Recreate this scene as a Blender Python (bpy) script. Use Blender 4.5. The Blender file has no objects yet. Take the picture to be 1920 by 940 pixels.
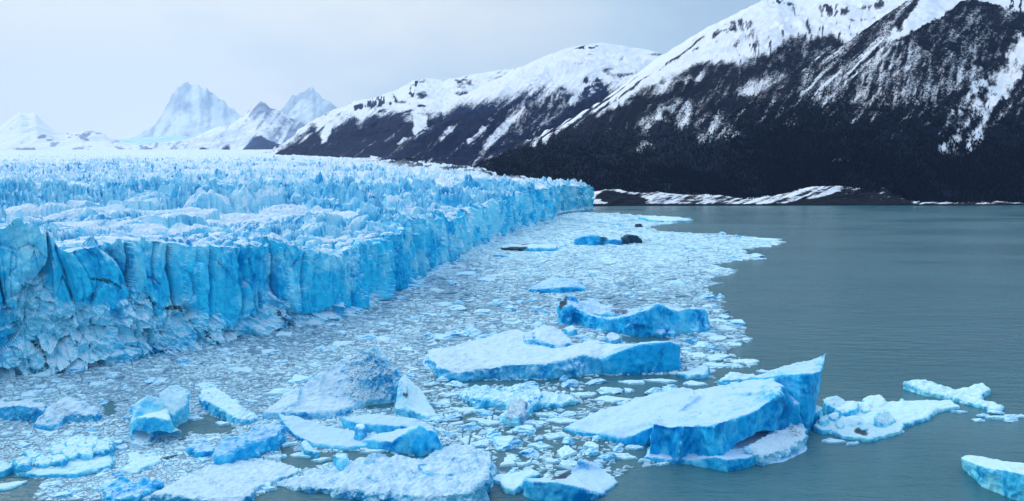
import bpy, math, random
import numpy as np
from math import radians as R

random.seed(7)
rng = np.random.default_rng(7)
SC = bpy.context.scene
COL = SC.collection

# ------------------------------------------------------------------ camera
F = 1400.0                      # focal length in pixels of the 1920 px wide photograph
CAM_H = 75.0
PITCH = math.atan(135.0 / F)
cam_d = bpy.data.cameras.new('camera')
cam = bpy.data.objects.new('camera', cam_d)
COL.objects.link(cam)
cam_d.sensor_width = 36.0
cam_d.lens = 36.0 * F / 1920.0
cam_d.clip_start = 1.0
cam_d.clip_end = 200000.0
cam.location = (0, 0, CAM_H)
cam.rotation_euler = (math.pi / 2 - PITCH, 0, 0)
SC.camera = cam

# ------------------------------------------------------------------ sky and sun
SUN_EL, SUN_AZ = R(32), R(-58)        # behind the cloud, to the front left
SUN_DIR = (math.sin(SUN_AZ) * math.cos(SUN_EL), math.cos(SUN_AZ) * math.cos(SUN_EL), math.sin(SUN_EL))
world = bpy.data.worlds.new('World')
SC.world = world
world.use_nodes = True
wn, wl = world.node_tree.nodes, world.node_tree.links
wn.clear()


def N(nt, typ, **kw):
    n = nt.nodes.new(typ)
    for k, v in kw.items():
        setattr(n, k, v)
    return n


def build_world():
    nt = world.node_tree
    L = nt.links.new
    out = N(nt, 'ShaderNodeOutputWorld')
    bg = N(nt, 'ShaderNodeBackground')
    bg.inputs['Strength'].default_value = 0.1
    sky = N(nt, 'ShaderNodeTexSky', sky_type='NISHITA')
    sky.sun_disc = False
    sky.sun_elevation = SUN_EL
    sky.sun_rotation = SUN_AZ
    sky.altitude = 200
    tc = N(nt, 'ShaderNodeTexCoord')
    # stratus: noise in the direction of view, flattened towards the horizon
    mp = N(nt, 'ShaderNodeMapping')
    mp.inputs['Scale'].default_value = (1.0, 1.0, 2.6)
    L(tc.outputs['Generated'], mp.inputs['Vector'])
    n1 = N(nt, 'ShaderNodeTexNoise')
    n1.inputs['Scale'].default_value = 3.0
    n1.inputs['Detail'].default_value = 7
    n1.inputs['Roughness'].default_value = 0.52
    n1.inputs['Distortion'].default_value = 0.25
    L(mp.outputs['Vector'], n1.inputs['Vector'])
    # glow of the hidden sun
    dot = N(nt, 'ShaderNodeVectorMath', operation='DOT_PRODUCT')
    nrm = N(nt, 'ShaderNodeVectorMath', operation='NORMALIZE')
    L(tc.outputs['Generated'], nrm.inputs[0])
    L(nrm.outputs['Vector'], dot.inputs[0])
    dot.inputs[1].default_value = SUN_DIR
    glow = N(nt, 'ShaderNodeMapRange', interpolation_type='SMOOTHSTEP')
    glow.inputs['From Min'].default_value = 0.22
    glow.inputs['From Max'].default_value = 0.82
    L(dot.outputs['Value'], glow.inputs['Value'])
    a = N(nt, 'ShaderNodeMath', operation='MULTIPLY_ADD')
    L(n1.outputs['Fac'], a.inputs[0])
    a.inputs[1].default_value = 1.5
    a.inputs[2].default_value = -0.70
    b = N(nt, 'ShaderNodeMath', operation='ADD', use_clamp=True)
    L(a.outputs[0], b.inputs[0])
    L(glow.outputs['Result'], b.inputs[1])
    cr = N(nt, 'ShaderNodeValToRGB')
    e = cr.color_ramp.elements
    e[0].position, e[0].color = 0.0, (0.46, 0.61, 0.79, 1)
    e[1].position, e[1].color = 1.0, (0.98, 1.0, 0.99, 1)
    m = e.new(0.45)
    m.color = (0.63, 0.77, 0.91, 1)
    L(b.outputs[0], cr.inputs['Fac'])
    # an overcast sky is brightest overhead
    sep = N(nt, 'ShaderNodeSeparateXYZ')
    L(nrm.outputs['Vector'], sep.inputs[0])
    zen = N(nt, 'ShaderNodeMapRange')
    zen.inputs['From Min'].default_value = 0.30
    zen.inputs['From Max'].default_value = 1.0
    zen.inputs['To Min'].default_value = 10.0
    zen.inputs['To Max'].default_value = 17.0
    L(sep.outputs['Z'], zen.inputs['Value'])
    sc = N(nt, 'ShaderNodeVectorMath', operation='SCALE')
    L(cr.outputs['Color'], sc.inputs[0])
    L(zen.outputs['Result'], sc.inputs['Scale'])
    mix = N(nt, 'ShaderNodeMix', data_type='RGBA')
    mix.inputs['Factor'].default_value = 0.94
    L(sky.outputs['Color'], mix.inputs['A'])
    L(sc.outputs['Vector'], mix.inputs['B'])
    L(mix.outputs['Result'], bg.inputs['Color'])
    L(bg.outputs['Background'], out.inputs['Surface'])


build_world()
sun_d = bpy.data.lights.new('sun', 'SUN')
sun = bpy.data.objects.new('sun', sun_d)
COL.objects.link(sun)
sun_d.energy = 1.2
sun_d.angle = R(18)
sun_d.color = (1.0, 0.97, 0.92)
sun.location = (-300, 200, 400)
sun.rotation_euler = (math.pi / 2 - SUN_EL, 0, math.pi - SUN_AZ)

SC.render.engine = 'CYCLES'
SC.view_settings.view_transform = 'Standard'
SC.view_settings.look = 'None'
SC.view_settings.exposure = 0.0
SC.view_settings.gamma = 1.0
SC.view_settings.use_curve_mapping = False
SC.cycles.use_denoising = True
SC.cycles.max_bounces = 6
SC.cycles.diffuse_bounces = 3
SC.cycles.glossy_bounces = 2
SC.cycles.transmission_bounces = 2
SC.cycles.volume_bounces = 1
SC.cycles.transparent_max_bounces = 4
SC.cycles.sample_clamp_indirect = 4.0

# ------------------------------------------------------------------ helpers: pixels to places
CP, SP = math.cos(PITCH), math.sin(PITCH)


def ray(px, py):
    """direction through a pixel of the photograph, scaled so that its Y component is 1"""
    x = (np.asarray(px, float) - 960.0) / F
    y = -(np.asarray(py, float) - 470.0) / F
    dy = y * SP + CP
    dz = y * CP - SP
    return x / dy, dz / dy


def at_z(px, py, z=0.0):
    dx, dz = ray(px, py)
    Y = (z - CAM_H) / dz
    return dx * Y, Y, np.zeros_like(Y) + z


def at_y(px, py, Y):
    dx, dz = ray(px, py)
    return dx * Y, Y, CAM_H + dz * Y


def to_px(X, Y, Z):
    Z = Z - CAM_H
    fwd = Y * CP - Z * SP
    up = Y * SP + Z * CP
    return 960 + F * X / fwd, 470 - F * up / fwd


def lerpt(v, pts):
    p = np.asarray(pts, float)
    return np.interp(v, p[:, 0], p[:, 1])


def sstep(a, b, x):
    t = np.clip((x - a) / (b - a), 0, 1)
    return t * t * (3 - 2 * t)


def in_poly(x, y, poly):
    p = np.asarray(poly, float)
    x = np.asarray(x, float)
    y = np.asarray(y, float)
    r = np.zeros(x.shape, bool)
    j = len(p) - 1
    for i in range(len(p)):
        xi, yi, xj, yj = p[i, 0], p[i, 1], p[j, 0], p[j, 1]
        if yi != yj:
            c = ((yi > y) != (yj > y)) & (x < (xj - xi) * (y - yi) / (yj - yi) + xi)
            r ^= c
        j = i
    return r


# ------------------------------------------------------------------ helpers: noise
def _h(ix, iy, iz, s):
    h = (ix.astype(np.int64) * 374761393 + iy.astype(np.int64) * 668265263 + iz.astype(np.int64) * 2147483647
         + np.int64(s) * 974634533) & 0xFFFFFFFF
    h = ((h ^ (h >> 13)) * 1274126177) & 0xFFFFFFFF
    h = ((h ^ (h >> 16)) * 2246822519) & 0xFFFFFFFF
    return ((h ^ (h >> 15)) & 0xFFFFFF).astype(np.float32) / 16777216.0


def vnoise(x, y, z=None, s=0):
    x = np.asarray(x, np.float64)
    y = np.asarray(y, np.float64)
    ix, iy = np.floor(x), np.floor(y)
    fx, fy = x - ix, y - iy
    ux = fx * fx * fx * (fx * (fx * 6 - 15) + 10)
    uy = fy * fy * fy * (fy * (fy * 6 - 15) + 10)
    ix, iy = ix.astype(np.int64), iy.astype(np.int64)
    if z is None:
        z0 = np.zeros_like(ix)
        a = _h(ix, iy, z0, s) * (1 - ux) + _h(ix + 1, iy, z0, s) * ux
        b = _h(ix, iy + 1, z0, s) * (1 - ux) + _h(ix + 1, iy + 1, z0, s) * ux
        return (a * (1 - uy) + b * uy) * 2 - 1
    z = np.asarray(z, np.float64)
    iz = np.floor(z)
    fz = z - iz
    uz = fz * fz * fz * (fz * (fz * 6 - 15) + 10)
    iz = iz.astype(np.int64)
    r = 0
    for k, wz in ((0, 1 - uz), (1, uz)):
        a = _h(ix, iy, iz + k, s) * (1 - ux) + _h(ix + 1, iy, iz + k, s) * ux
        b = _h(ix, iy + 1, iz + k, s) * (1 - ux) + _h(ix + 1, iy + 1, iz + k, s) * ux
        r = r + wz * (a * (1 - uy) + b * uy)
    return r * 2 - 1


def fbm(x, y, z=None, o=4, s=0, g=0.5, ridged=False):
    r, a, t = 0, 1.0, 0
    c, sn = math.cos(0.6), math.sin(0.6)
    for i in range(o):
        n = vnoise(x, y, z, s + i * 17)
        if ridged:
            n = 1 - 2 * np.abs(n)
        r = r + a * n
        t += a
        a *= g
        x, y = (c * x - sn * y) * 2.03 + 3.1, (sn * x + c * y) * 2.03 + 1.7
        if z is not None:
            z = z * 2.03 + 0.9
    return r / t


def worley(x, y, s=0, jit=0.9):
    """F1, F2, offset to the nearest point (dx, dy) and two random numbers of its cell"""
    x = np.asarray(x, np.float64)
    y = np.asarray(y, np.float64)
    ix, iy = np.floor(x).astype(np.int64), np.floor(y).astype(np.int64)
    f1 = np.full(x.shape, 9.0)
    f2 = np.full(x.shape, 9.0)
    bx = np.zeros(x.shape)
    by = np.zeros(x.shape)
    r1 = np.zeros(x.shape)
    r2 = np.zeros(x.shape)
    r3 = np.zeros(x.shape)
    zz = np.zeros_like(ix)
    for i in (-1, 0, 1):
        for j in (-1, 0, 1):
            cx, cy = ix + i, iy + j
            px = cx + 0.5 + (_h(cx, cy, zz, s) - 0.5) * jit
            py = cy + 0.5 + (_h(cx, cy, zz, s + 1) - 0.5) * jit
            dx, dy = x - px, y - py
            d = np.sqrt(dx * dx + dy * dy)
            m = d < f1
            f2 = np.where(m, f1, np.minimum(f2, d))
            f1 = np.where(m, d, f1)
            bx = np.where(m, dx, bx)
            by = np.where(m, dy, by)
            r1 = np.where(m, _h(cx, cy, zz, s + 2), r1)
            r2 = np.where(m, _h(cx, cy, zz, s + 3), r2)
            r3 = np.where(m, _h(cx, cy, zz, s + 4), r3)
    return f1, f2, bx, by, r1, r2, r3


def worley3(x, y, z, s=0):
    """distance to the nearest point of a jittered 3-D lattice"""
    ix, iy, iz = (np.floor(a).astype(np.int64) for a in (x, y, z))
    f1 = np.full(x.shape, 9.0)
    for i in (-1, 0, 1):
        for j in (-1, 0, 1):
            for k in (-1, 0, 1):
                cx, cy, cz = ix + i, iy + j, iz + k
                d = ((x - cx - 0.1 - 0.8 * _h(cx, cy, cz, s)) ** 2 + (y - cy - 0.1 - 0.8 * _h(cx, cy, cz, s + 1)) ** 2 + (z - cz - 0.1 - 0.8 * _h(cx, cy, cz, s + 2)) ** 2)
                f1 = np.minimum(f1, d)
    return np.sqrt(f1)


def blocks(x, y, s=0, tilt=0.9, crack=0.12, depth=0.6):
    """broken blocks: every cell a flat top of its own height and tilt, with cracks between"""
    f1, f2, bx, by, r1, r2, r3 = worley(x, y, s)
    a = r2 * 6.2832
    h = (r1 - 0.5) + tilt * (np.cos(a) * bx + np.sin(a) * by) * (0.4 + r3)
    return h - depth * np.exp(-((f2 - f1) / crack) ** 2), r3


# ------------------------------------------------------------------ helpers: meshes
def tag(o, label=None, cat=None, group=None, kind=None):
    if label:
        o['label'] = label
    if cat:
        o['category'] = cat
    if group:
        o['group'] = group
    if kind:
        o['kind'] = kind
    return o


def np_mesh(name, verts, faces, smooth=False, attrs=None):
    """faces: (n,3) or (n,4) array"""
    me = bpy.data.meshes.new(name)
    verts = np.asarray(verts, np.float32)
    faces = np.asarray(faces, np.int32)
    n, k = faces.shape
    me.vertices.add(len(verts))
    me.vertices.foreach_set('co', verts.ravel())
    me.loops.add(n * k)
    me.loops.foreach_set('vertex_index', faces.ravel())
    me.polygons.add(n)
    me.polygons.foreach_set('loop_start', np.arange(0, n * k, k, dtype=np.int32))
    try:
        me.polygons.foreach_set('loop_total', np.full(n, k, np.int32))
    except Exception:
        pass
    me.polygons.foreach_set('use_smooth', np.full(n, bool(smooth)))
    me.update(calc_edges=True)
    for an, av in (attrs or {}).items():
        at = me.attributes.new(an, 'FLOAT', 'POINT')
        at.data.foreach_set('value', np.asarray(av, np.float32).ravel())
    return me


def obj(name, me, mat=None, parent=None):
    o = bpy.data.objects.new(name, me)
    COL.objects.link(o)
    if mat is not None:
        me.materials.append(mat)
    if parent is not None:
        o.parent = parent
    return o


def grid_faces(nr, nc, keep=None):
    i = np.arange(nr * nc).reshape(nr, nc)
    q = np.stack([i[:-1, :-1], i[:-1, 1:], i[1:, 1:], i[1:, :-1]], -1).reshape(-1, 4)
    if keep is not None:
        k = keep.ravel()
        q = q[k[q].all(1)]
    return q


def compact(verts, faces, attrs):
    u = np.unique(faces)
    m = np.zeros(len(verts), np.int64)
    m[u] = np.arange(len(u))
    return verts[u], m[faces], {k: np.ravel(v)[u] for k, v in attrs.items()}


def blur(a, n):
    for ax in (0, 1):
        p = np.pad(a, [(n, n) if k == ax else (0, 0) for k in (0, 1)], mode='edge')
        c = np.cumsum(p, axis=ax)
        c = np.insert(c, 0, 0, axis=ax)
        a = (np.take(c, range(2 * n + 1, c.shape[ax]), ax) - np.take(c, range(0, c.shape[ax] - 2 * n - 1), ax)) / (2 * n + 1)
    return a


# ------------------------------------------------------------------ materials
class Mat:
    def __init__(self, name):
        self.m = bpy.data.materials.new(name)
        self.m.use_nodes = True
        self.nt = self.m.node_tree
        self.nt.nodes.clear()
        self.out = N(self.nt, 'ShaderNodeOutputMaterial')
        self.b = N(self.nt, 'ShaderNodeBsdfPrincipled')
        self.nt.links.new(self.b.outputs[0], self.out.inputs['Surface'])
        self.geo = N(self.nt, 'ShaderNodeNewGeometry')

    def put(self, sock, v):
        if isinstance(v, bpy.types.NodeSocket):
            self.nt.links.new(v, sock)
        elif isinstance(v, (tuple, list)) and sock.type == 'RGBA':
            sock.default_value = (*v[:3], 1)
        else:
            sock.default_value = v

    def math(self, op, a, b=0.0, c=0.0, clamp=False):
        n = N(self.nt, 'ShaderNodeMath', operation=op, use_clamp=clamp)
        for i, v in enumerate((a, b, c)):
            self.put(n.inputs[i], v)
        return n.outputs[0]

    def step(self, v, lo, hi, to0=0.0, to1=1.0):
        n = N(self.nt, 'ShaderNodeMapRange', interpolation_type='SMOOTHSTEP')
        self.put(n.inputs['Value'], v)
        self.put(n.inputs['From Min'], lo)
        self.put(n.inputs['From Max'], hi)
        self.put(n.inputs['To Min'], to0)
        self.put(n.inputs['To Max'], to1)
        return n.outputs['Result']

    def mix(self, f, a, b):
        n = N(self.nt, 'ShaderNodeMix', data_type='RGBA')
        self.put(n.inputs['Factor'], f)
        self.put(n.inputs['A'], a)
        self.put(n.inputs['B'], b)
        return n.outputs['Result']

    def pos(self, scale=(1, 1, 1), rot=(0, 0, 0), local=False):
        n = N(self.nt, 'ShaderNodeMapping')
        n.inputs['Scale'].default_value = scale
        n.inputs['Rotation'].default_value = rot
        if local:
            tc = N(self.nt, 'ShaderNodeTexCoord')
            self.nt.links.new(tc.outputs['Object'], n.inputs['Vector'])
        else:
            self.nt.links.new(self.geo.outputs['Position'], n.inputs['Vector'])
        return n.outputs[0]

    def noise(self, vec, scale, detail=4, rough=0.55, dist=0.0):
        n = N(self.nt, 'ShaderNodeTexNoise')
        self.put(n.inputs['Vector'], vec)
        n.inputs['Scale'].default_value = scale
        n.inputs['Detail'].default_value = detail
        n.inputs['Roughness'].default_value = rough
        n.inputs['Distortion'].default_value = dist
        return n.outputs['Fac']

    def voronoi(self, vec, scale, feature='F1'):
        n = N(self.nt, 'ShaderNodeTexVoronoi', feature=feature)
        self.put(n.inputs['Vector'], vec)
        n.inputs['Scale'].default_value = scale
        return n

    def attr(self, name):
        n = N(self.nt, 'ShaderNodeAttribute')
        n.attribute_name = name
        return n.outputs['Fac']

    def nz(self):
        n = N(self.nt, 'ShaderNodeSeparateXYZ')
        self.nt.links.new(self.geo.outputs['Normal'], n.inputs[0])
        return n.outputs['Z']

    def bump(self, h, dist, strength=1.0, normal=None):
        n = N(self.nt, 'ShaderNodeBump')
        n.inputs['Distance'].default_value = dist
        n.inputs['Strength'].default_value = strength
        self.put(n.inputs['Height'], h)
        if normal is not None:
            self.put(n.inputs['Normal'], normal)
        return n.outputs[0]

    def done(self, col, rough=0.5, spec=0.3, normal=None):
        self.put(self.b.inputs['Base Color'], col)
        self.put(self.b.inputs['Roughness'], rough)
        self.put(self.b.inputs['Specular IOR Level'], spec)
        if normal is not None:
            self.put(self.b.inputs['Normal'], normal)
        return self.m


def ice_material(name, sss=0.0, deep=(0.01, 0.33, 0.68), mid=(0.05, 0.57, 0.88), pale=(0.30, 0.80, 0.95), snow=(0.54, 0.80, 0.92),
                 lo=0.35, hi=0.85, scale=1.0, speck=0.0, bump=0.35, rim_light=0.7, streak=(1, 1, 0.35)):
    """blue ice whose upward faces carry a crust of snow; attributes: dirt, white (0..1)"""
    M = Mat(name)
    P = M.pos(streak)
    P0 = M.pos()
    n1 = M.noise(P, 0.055 * scale, 6, 0.62, 0.6)
    n2 = M.noise(P0, 0.35 * scale, 5, 0.6)
    n3 = M.noise(P0, 1.6 * scale, 4, 0.6)
    white = M.attr('white')
    dirt = M.attr('dirt')
    f = M.math('MULTIPLY_ADD', n2, 0.45, M.math('MULTIPLY', n1, 0.75))
    col = M.mix(M.step(f, 0.46, 0.64), deep, mid)
    col = M.mix(M.step(M.math('MULTIPLY_ADD', white, 0.30, f), 0.60, 0.86), col, pale)
    sm = M.math('ADD', M.nz(), M.math('MULTIPLY_ADD', n2, 0.5, -0.25))
    sm = M.math('ADD', sm, M.math('MULTIPLY_ADD', n3, 0.4, -0.2))
    sm = M.math('MULTIPLY_ADD', white, 0.35, sm)
    sm = M.step(sm, lo, hi)
    col = M.mix(sm, col, snow)
    # rim light put into the colour: convex edges mixed towards pale
    col = M.mix(M.step(M.geo.outputs['Pointiness'], 0.515, 0.60, 0.0, rim_light), col, pale)
    if speck > 0:
        sp = M.noise(M.pos((0.8, 1.9, 1.9), (0, 0, 0.5)), 1.5 * scale, 3, 0.75)
        big = M.noise(P0, 0.12 * scale, 3, 0.5)
        v = M.math('MULTIPLY_ADD', big, 0.35, sp)
        col = M.mix(M.math('MULTIPLY', M.step(v, 0.84 - 0.10 * speck, 0.90 - 0.09 * speck), 0.85), col, (0.03, 0.15, 0.32))
    dn = M.noise(M.pos((0.7, 1.7, 1.7), (0, 0, 0.6)), 0.9 * scale, 5, 0.7)
    dm = M.math('MULTIPLY', M.step(M.math('MULTIPLY_ADD', dirt, 0.62, dn), 0.70, 0.84), 0.92)
    col = M.mix(dm, col, (0.014, 0.026, 0.050))
    h = M.math('MULTIPLY_ADD', n3, 0.35, n2)
    nb = M.bump(h, bump / scale, 0.8)
    if sss > 0:
        M.b.inputs['Subsurface Weight'].default_value = sss
        M.b.inputs['Subsurface Radius'].default_value = (0.25, 0.8, 1.6)
        M.b.inputs['Subsurface Scale'].default_value = 1.5
    return M.done(col, M.step(sm, 0, 1, 0.45, 0.8), 0.12, nb)

# ------------------------------------------------------------------ haze, lake
def water_material():
    M = Mat('lake_water')
    P = M.pos((1, 1, 1))
    w1 = M.noise(M.pos((1.0, 2.2, 1), (0, 0, 0.35)), 0.42, 4, 0.55, 0.3)
    w2 = M.noise(M.pos((1.0, 1.7, 1), (0, 0, -0.4)), 1.5, 3, 0.6)
    w3 = M.noise(M.pos((0.6, 2.0, 1), (0, 0, 0.15)), 0.11, 3, 0.5, 0.5)
    h = M.math('MULTIPLY_ADD', w2, 0.35, w1)
    h = M.math('MULTIPLY_ADD', w3, 2.2, h)
    big = M.noise(M.pos((0.5, 1.6, 1)), 0.006, 4, 0.55, 0.4)
    calm = M.step(big, 0.35, 0.65, 0.35, 1.0)
    nb = M.bump(M.math('MULTIPLY', h, calm), 0.7, 1.0)
    silt = M.noise(P, 0.02, 4, 0.5)
    col = M.mix(silt, (0.030, 0.126, 0.170), (0.050, 0.168, 0.208))
    return M.done(col, M.step(big, 0.3, 0.7, 0.16, 0.26), 0.5, nb)


wm = water_material()
lake = obj('lake_water', np_mesh('lake_water', [(-38000, -6000, 0), (18000, -6000, 0), (18000, 59000, 0), (-38000, 59000, 0)], [[0, 1, 2, 3]]), wm)
tag(lake, 'calm grey green glacial lake water', None, None, 'structure')

# ------------------------------------------------------------------ the glacier
FRONT_PX = [(-420, 812), (-200, 748), (0, 708), (60, 701), (100, 699), (150, 691), (200, 685), (250, 673), (300, 664), (350, 655),
            (400, 645), (450, 636), (500, 625), (545, 615), (600, 607), (660, 592), (720, 568), (765, 545), (800, 521),
            (830, 507), (860, 489), (890, 473), (920, 456), (948, 444), (975, 433), (1000, 425), (1040, 414)]
fx, fy, _ = at_z([p[0] for p in FRONT_PX], [p[1] for p in FRONT_PX])
front = list(zip(fx, fy))
for p in ((1042, 401), (1062, 397), (1085, 395), (1104, 393)):
    a, b, _ = at_z(*p)
    front.append((float(a), float(b)))
front += [(205, 1850), (190, 1930), (120, 2050), (30, 2200), (-20, 2350)]
front = np.array(front)
seg = np.r_[0, np.cumsum(np.hypot(*np.diff(front, axis=0).T))]
# height of the ice above the water along the front (picture column -> metres)
HT = [(-420, 52), (-100, 54), (0, 50), (20, 52), (75, 51), (92, 46), (160, 47), (250, 49), (330, 48), (420, 44), (500, 43), (560, 43),
      (610, 36), (650, 31), (690, 33), (740, 39), (800, 42), (860, 40), (920, 42), (970, 50), (1000, 56), (1040, 59), (1104, 55)]
h_at = np.r_[lerpt([p[0] for p in FRONT_PX], HT), [57, 57, 56, 55], [55, 54, 52, 50, 50]]
# denser front line, softened
ss = np.concatenate([np.linspace(seg[i], seg[i + 1], max(2, int((seg[i + 1] - seg[i]) / 4)), endpoint=False) for i in range(len(seg) - 1)] + [[seg[-1]]])
fX = np.interp(ss, seg, front[:, 0])
fY = np.interp(ss, seg, front[:, 1])


def smooth1(a, n):
    p = np.pad(a, n, mode='edge')
    k = np.ones(2 * n + 1) / (2 * n + 1)
    return np.convolve(p, k, 'valid')


fXs, fYs = smooth1(fX, 2), smooth1(fY, 2)
tX, tY = np.gradient(fXs, ss), np.gradient(fYs, ss)
tn = np.hypot(tX, tY)
nX, nY = smooth1(-tY / tn, 3), smooth1(tX / tn, 3)       # into the ice
nn = np.hypot(nX, nY)
nX, nY = nX / nn, nY / nn
fH = np.interp(ss, seg, h_at)


def front_dist(x, y):
    """distance behind the ice front (negative on the lake) and the place along it"""
    best = np.full(x.shape, 1e12)
    bs = np.zeros(x.shape)
    sg = np.ones(x.shape)
    for i in range(0, len(fXs) - 1, 2):
        j = min(i + 2, len(fXs) - 1)
        ax, ay = fXs[i], fYs[i]
        vx, vy = fXs[j] - ax, fYs[j] - ay
        l2 = vx * vx + vy * vy
        t = np.clip(((x - ax) * vx + (y - ay) * vy) / l2, 0, 1)
        dx, dy = x - ax - t * vx, y - ay - t * vy
        d = dx * dx + dy * dy
        m = d < best
        best = np.where(m, d, best)
        bs = np.where(m, ss[i] + t * (ss[j] - ss[i]), bs)
        sg = np.where(m, np.sign(vx * dy - vy * dx), sg)
    return np.sqrt(best) * sg, bs


BASE = [(150, 50), (300, 48), (450, 45), (600, 45), (800, 46), (1000, 48), (1300, 54), (1600, 60), (2000, 72), (2500, 95), (3000, 119),
        (4000, 169), (5000, 219), (6000, 264), (7500, 345), (9000, 402), (12000, 530), (20000, 860)]


def crevasses(x, y):
    """narrow open crevasses in long broken rows, where the ice is stretched"""
    c, sn = math.cos(0.95), math.sin(0.95)
    wx = x + 6 * vnoise(x / 30, y / 30, s=33)
    wy = y + 6 * vnoise(x / 30, y / 30, s=34)
    u, v = c * wx + sn * wy, -sn * wx + c * wy
    f1, f2, *_ = worley(u / 26, v / 8, 46)
    m = sstep(-0.15, 0.2, fbm(x / 60, y / 50, o=2, s=47))
    return m * np.exp(-((f2 - f1) / 0.15) ** 2) * (1 - sstep(900, 1600, y))


def glacier_h(x, y, dist, s):
    base = lerpt(y, BASE)
    hf = np.interp(s, ss, fH)
    k = sstep(0, 110, dist)
    b = hf * (1 - k) + base * k
    near = 1 - sstep(420, 800, y)
    far = sstep(1500, 4500, y)
    # long swells and troughs of the ice stream
    b = b + (1 - far) * ((5.0 + 3.5 * near) * fbm(x / 130, y / 90, o=3, s=5) + 2.0 * near * fbm(x / 50, y / 40, o=2, s=15)) * sstep(0, 60, dist)
    b = b + far * 10 * fbm(x / 700, y / 500, o=3, s=9)
    wx = x + 9 * vnoise(x / 40, y / 40, s=31)
    wy = y + 9 * vnoise(x / 40, y / 40, s=32)
    # crevassed blocks: crevasses lie roughly along the front, across the flow
    c, sn = math.cos(0.5), math.sin(0.5)
    u, v = c * wx + sn * wy, -sn * wx + c * wy
    b1, r1 = blocks(u / 32, v / 12, 40, 1.0, 0.13, 1.0)
    b2, r2 = blocks(u / 9, v / 6, 50, 1.2, 0.2, 0.6)
    sharp = fbm(u / 16, v / 9, o=3, s=60, ridged=True)
    patch = sstep(-0.25, 0.3, fbm(x / 75, y / 60, o=2, s=77))        # smooth whalebacks against broken ice
    amp1 = (4.0 + 5.5 * patch) * near + (1 - near) * 6.5
    amp2 = (0.8 + 2.8 * patch) * near + (1 - near) * 1.8
    # ridges of pressed up ice with hollows between
    big, _ = blocks(u / 85, v / 48, 45, 0.9, 0.2, 0.3)
    b = b + 13.0 * big * sstep(30, 140, dist) * (1 - 0.8 * sstep(2600, 6500, y))
    calm = 1 - 0.80 * sstep(2600, 6500, y)
    edge = 0.35 + 0.65 * sstep(0, 40, dist)
    vary = 0.38 + 1.05 * sstep(-0.3, 0.35, fbm(x / 190, y / 150, o=3, s=79))
    b3, _ = blocks(u / 52, v / 24, 55, 1.2, 0.14, 0.9)
    b = b + calm * vary * edge * (1 - near) * 11.0 * (b3 + 0.1)
    h = b + calm * vary * edge * (amp1 * (b1 + 0.15) + amp2 * b2 + (1 - near) * 2.6 * sharp + near * patch * 1.5 * sharp)
    h = h - 5.5 * crevasses(x, y) * sstep(2, 12, dist)
    h = h + 0.5 * fbm(x / 3.0, y / 3.0, o=2, s=90) * (1 - sstep(500, 900, y))
    # tall seracs left standing on the rim
    for (px, d, w, hh) in ((46, 8, 15, 6.0), (68, 5, 9, 4.0), (215, 9, 7, 5.0), (255, 6, 7, 5.5), (300, 5, 5, 3.5), (1008, 10, 16, 8), (1075, 12, 18, 6)):
        i = np.searchsorted(fXs * 0 + np.arange(len(fXs)), 0)
        qx, qy, _ = at_z(px, np.interp(px, [p[0] for p in FRONT_PX], [p[1] for p in FRONT_PX]))
        k = np.argmin((fXs - qx) ** 2 + (fYs - qy) ** 2)
        cx, cy = fXs[k] + nX[k] * d, fYs[k] + nY[k] * d
        rr = np.hypot(x - cx, y - cy) / w + 0.15 * vnoise(x / 4, y / 4, s=8)
        h = h + hh * (1 - sstep(0.55, 1.0, rr)) * (0.85 + 0.25 * (r2 - 0.5))
    # moraine heaped along the far right margin
    return h


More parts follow.
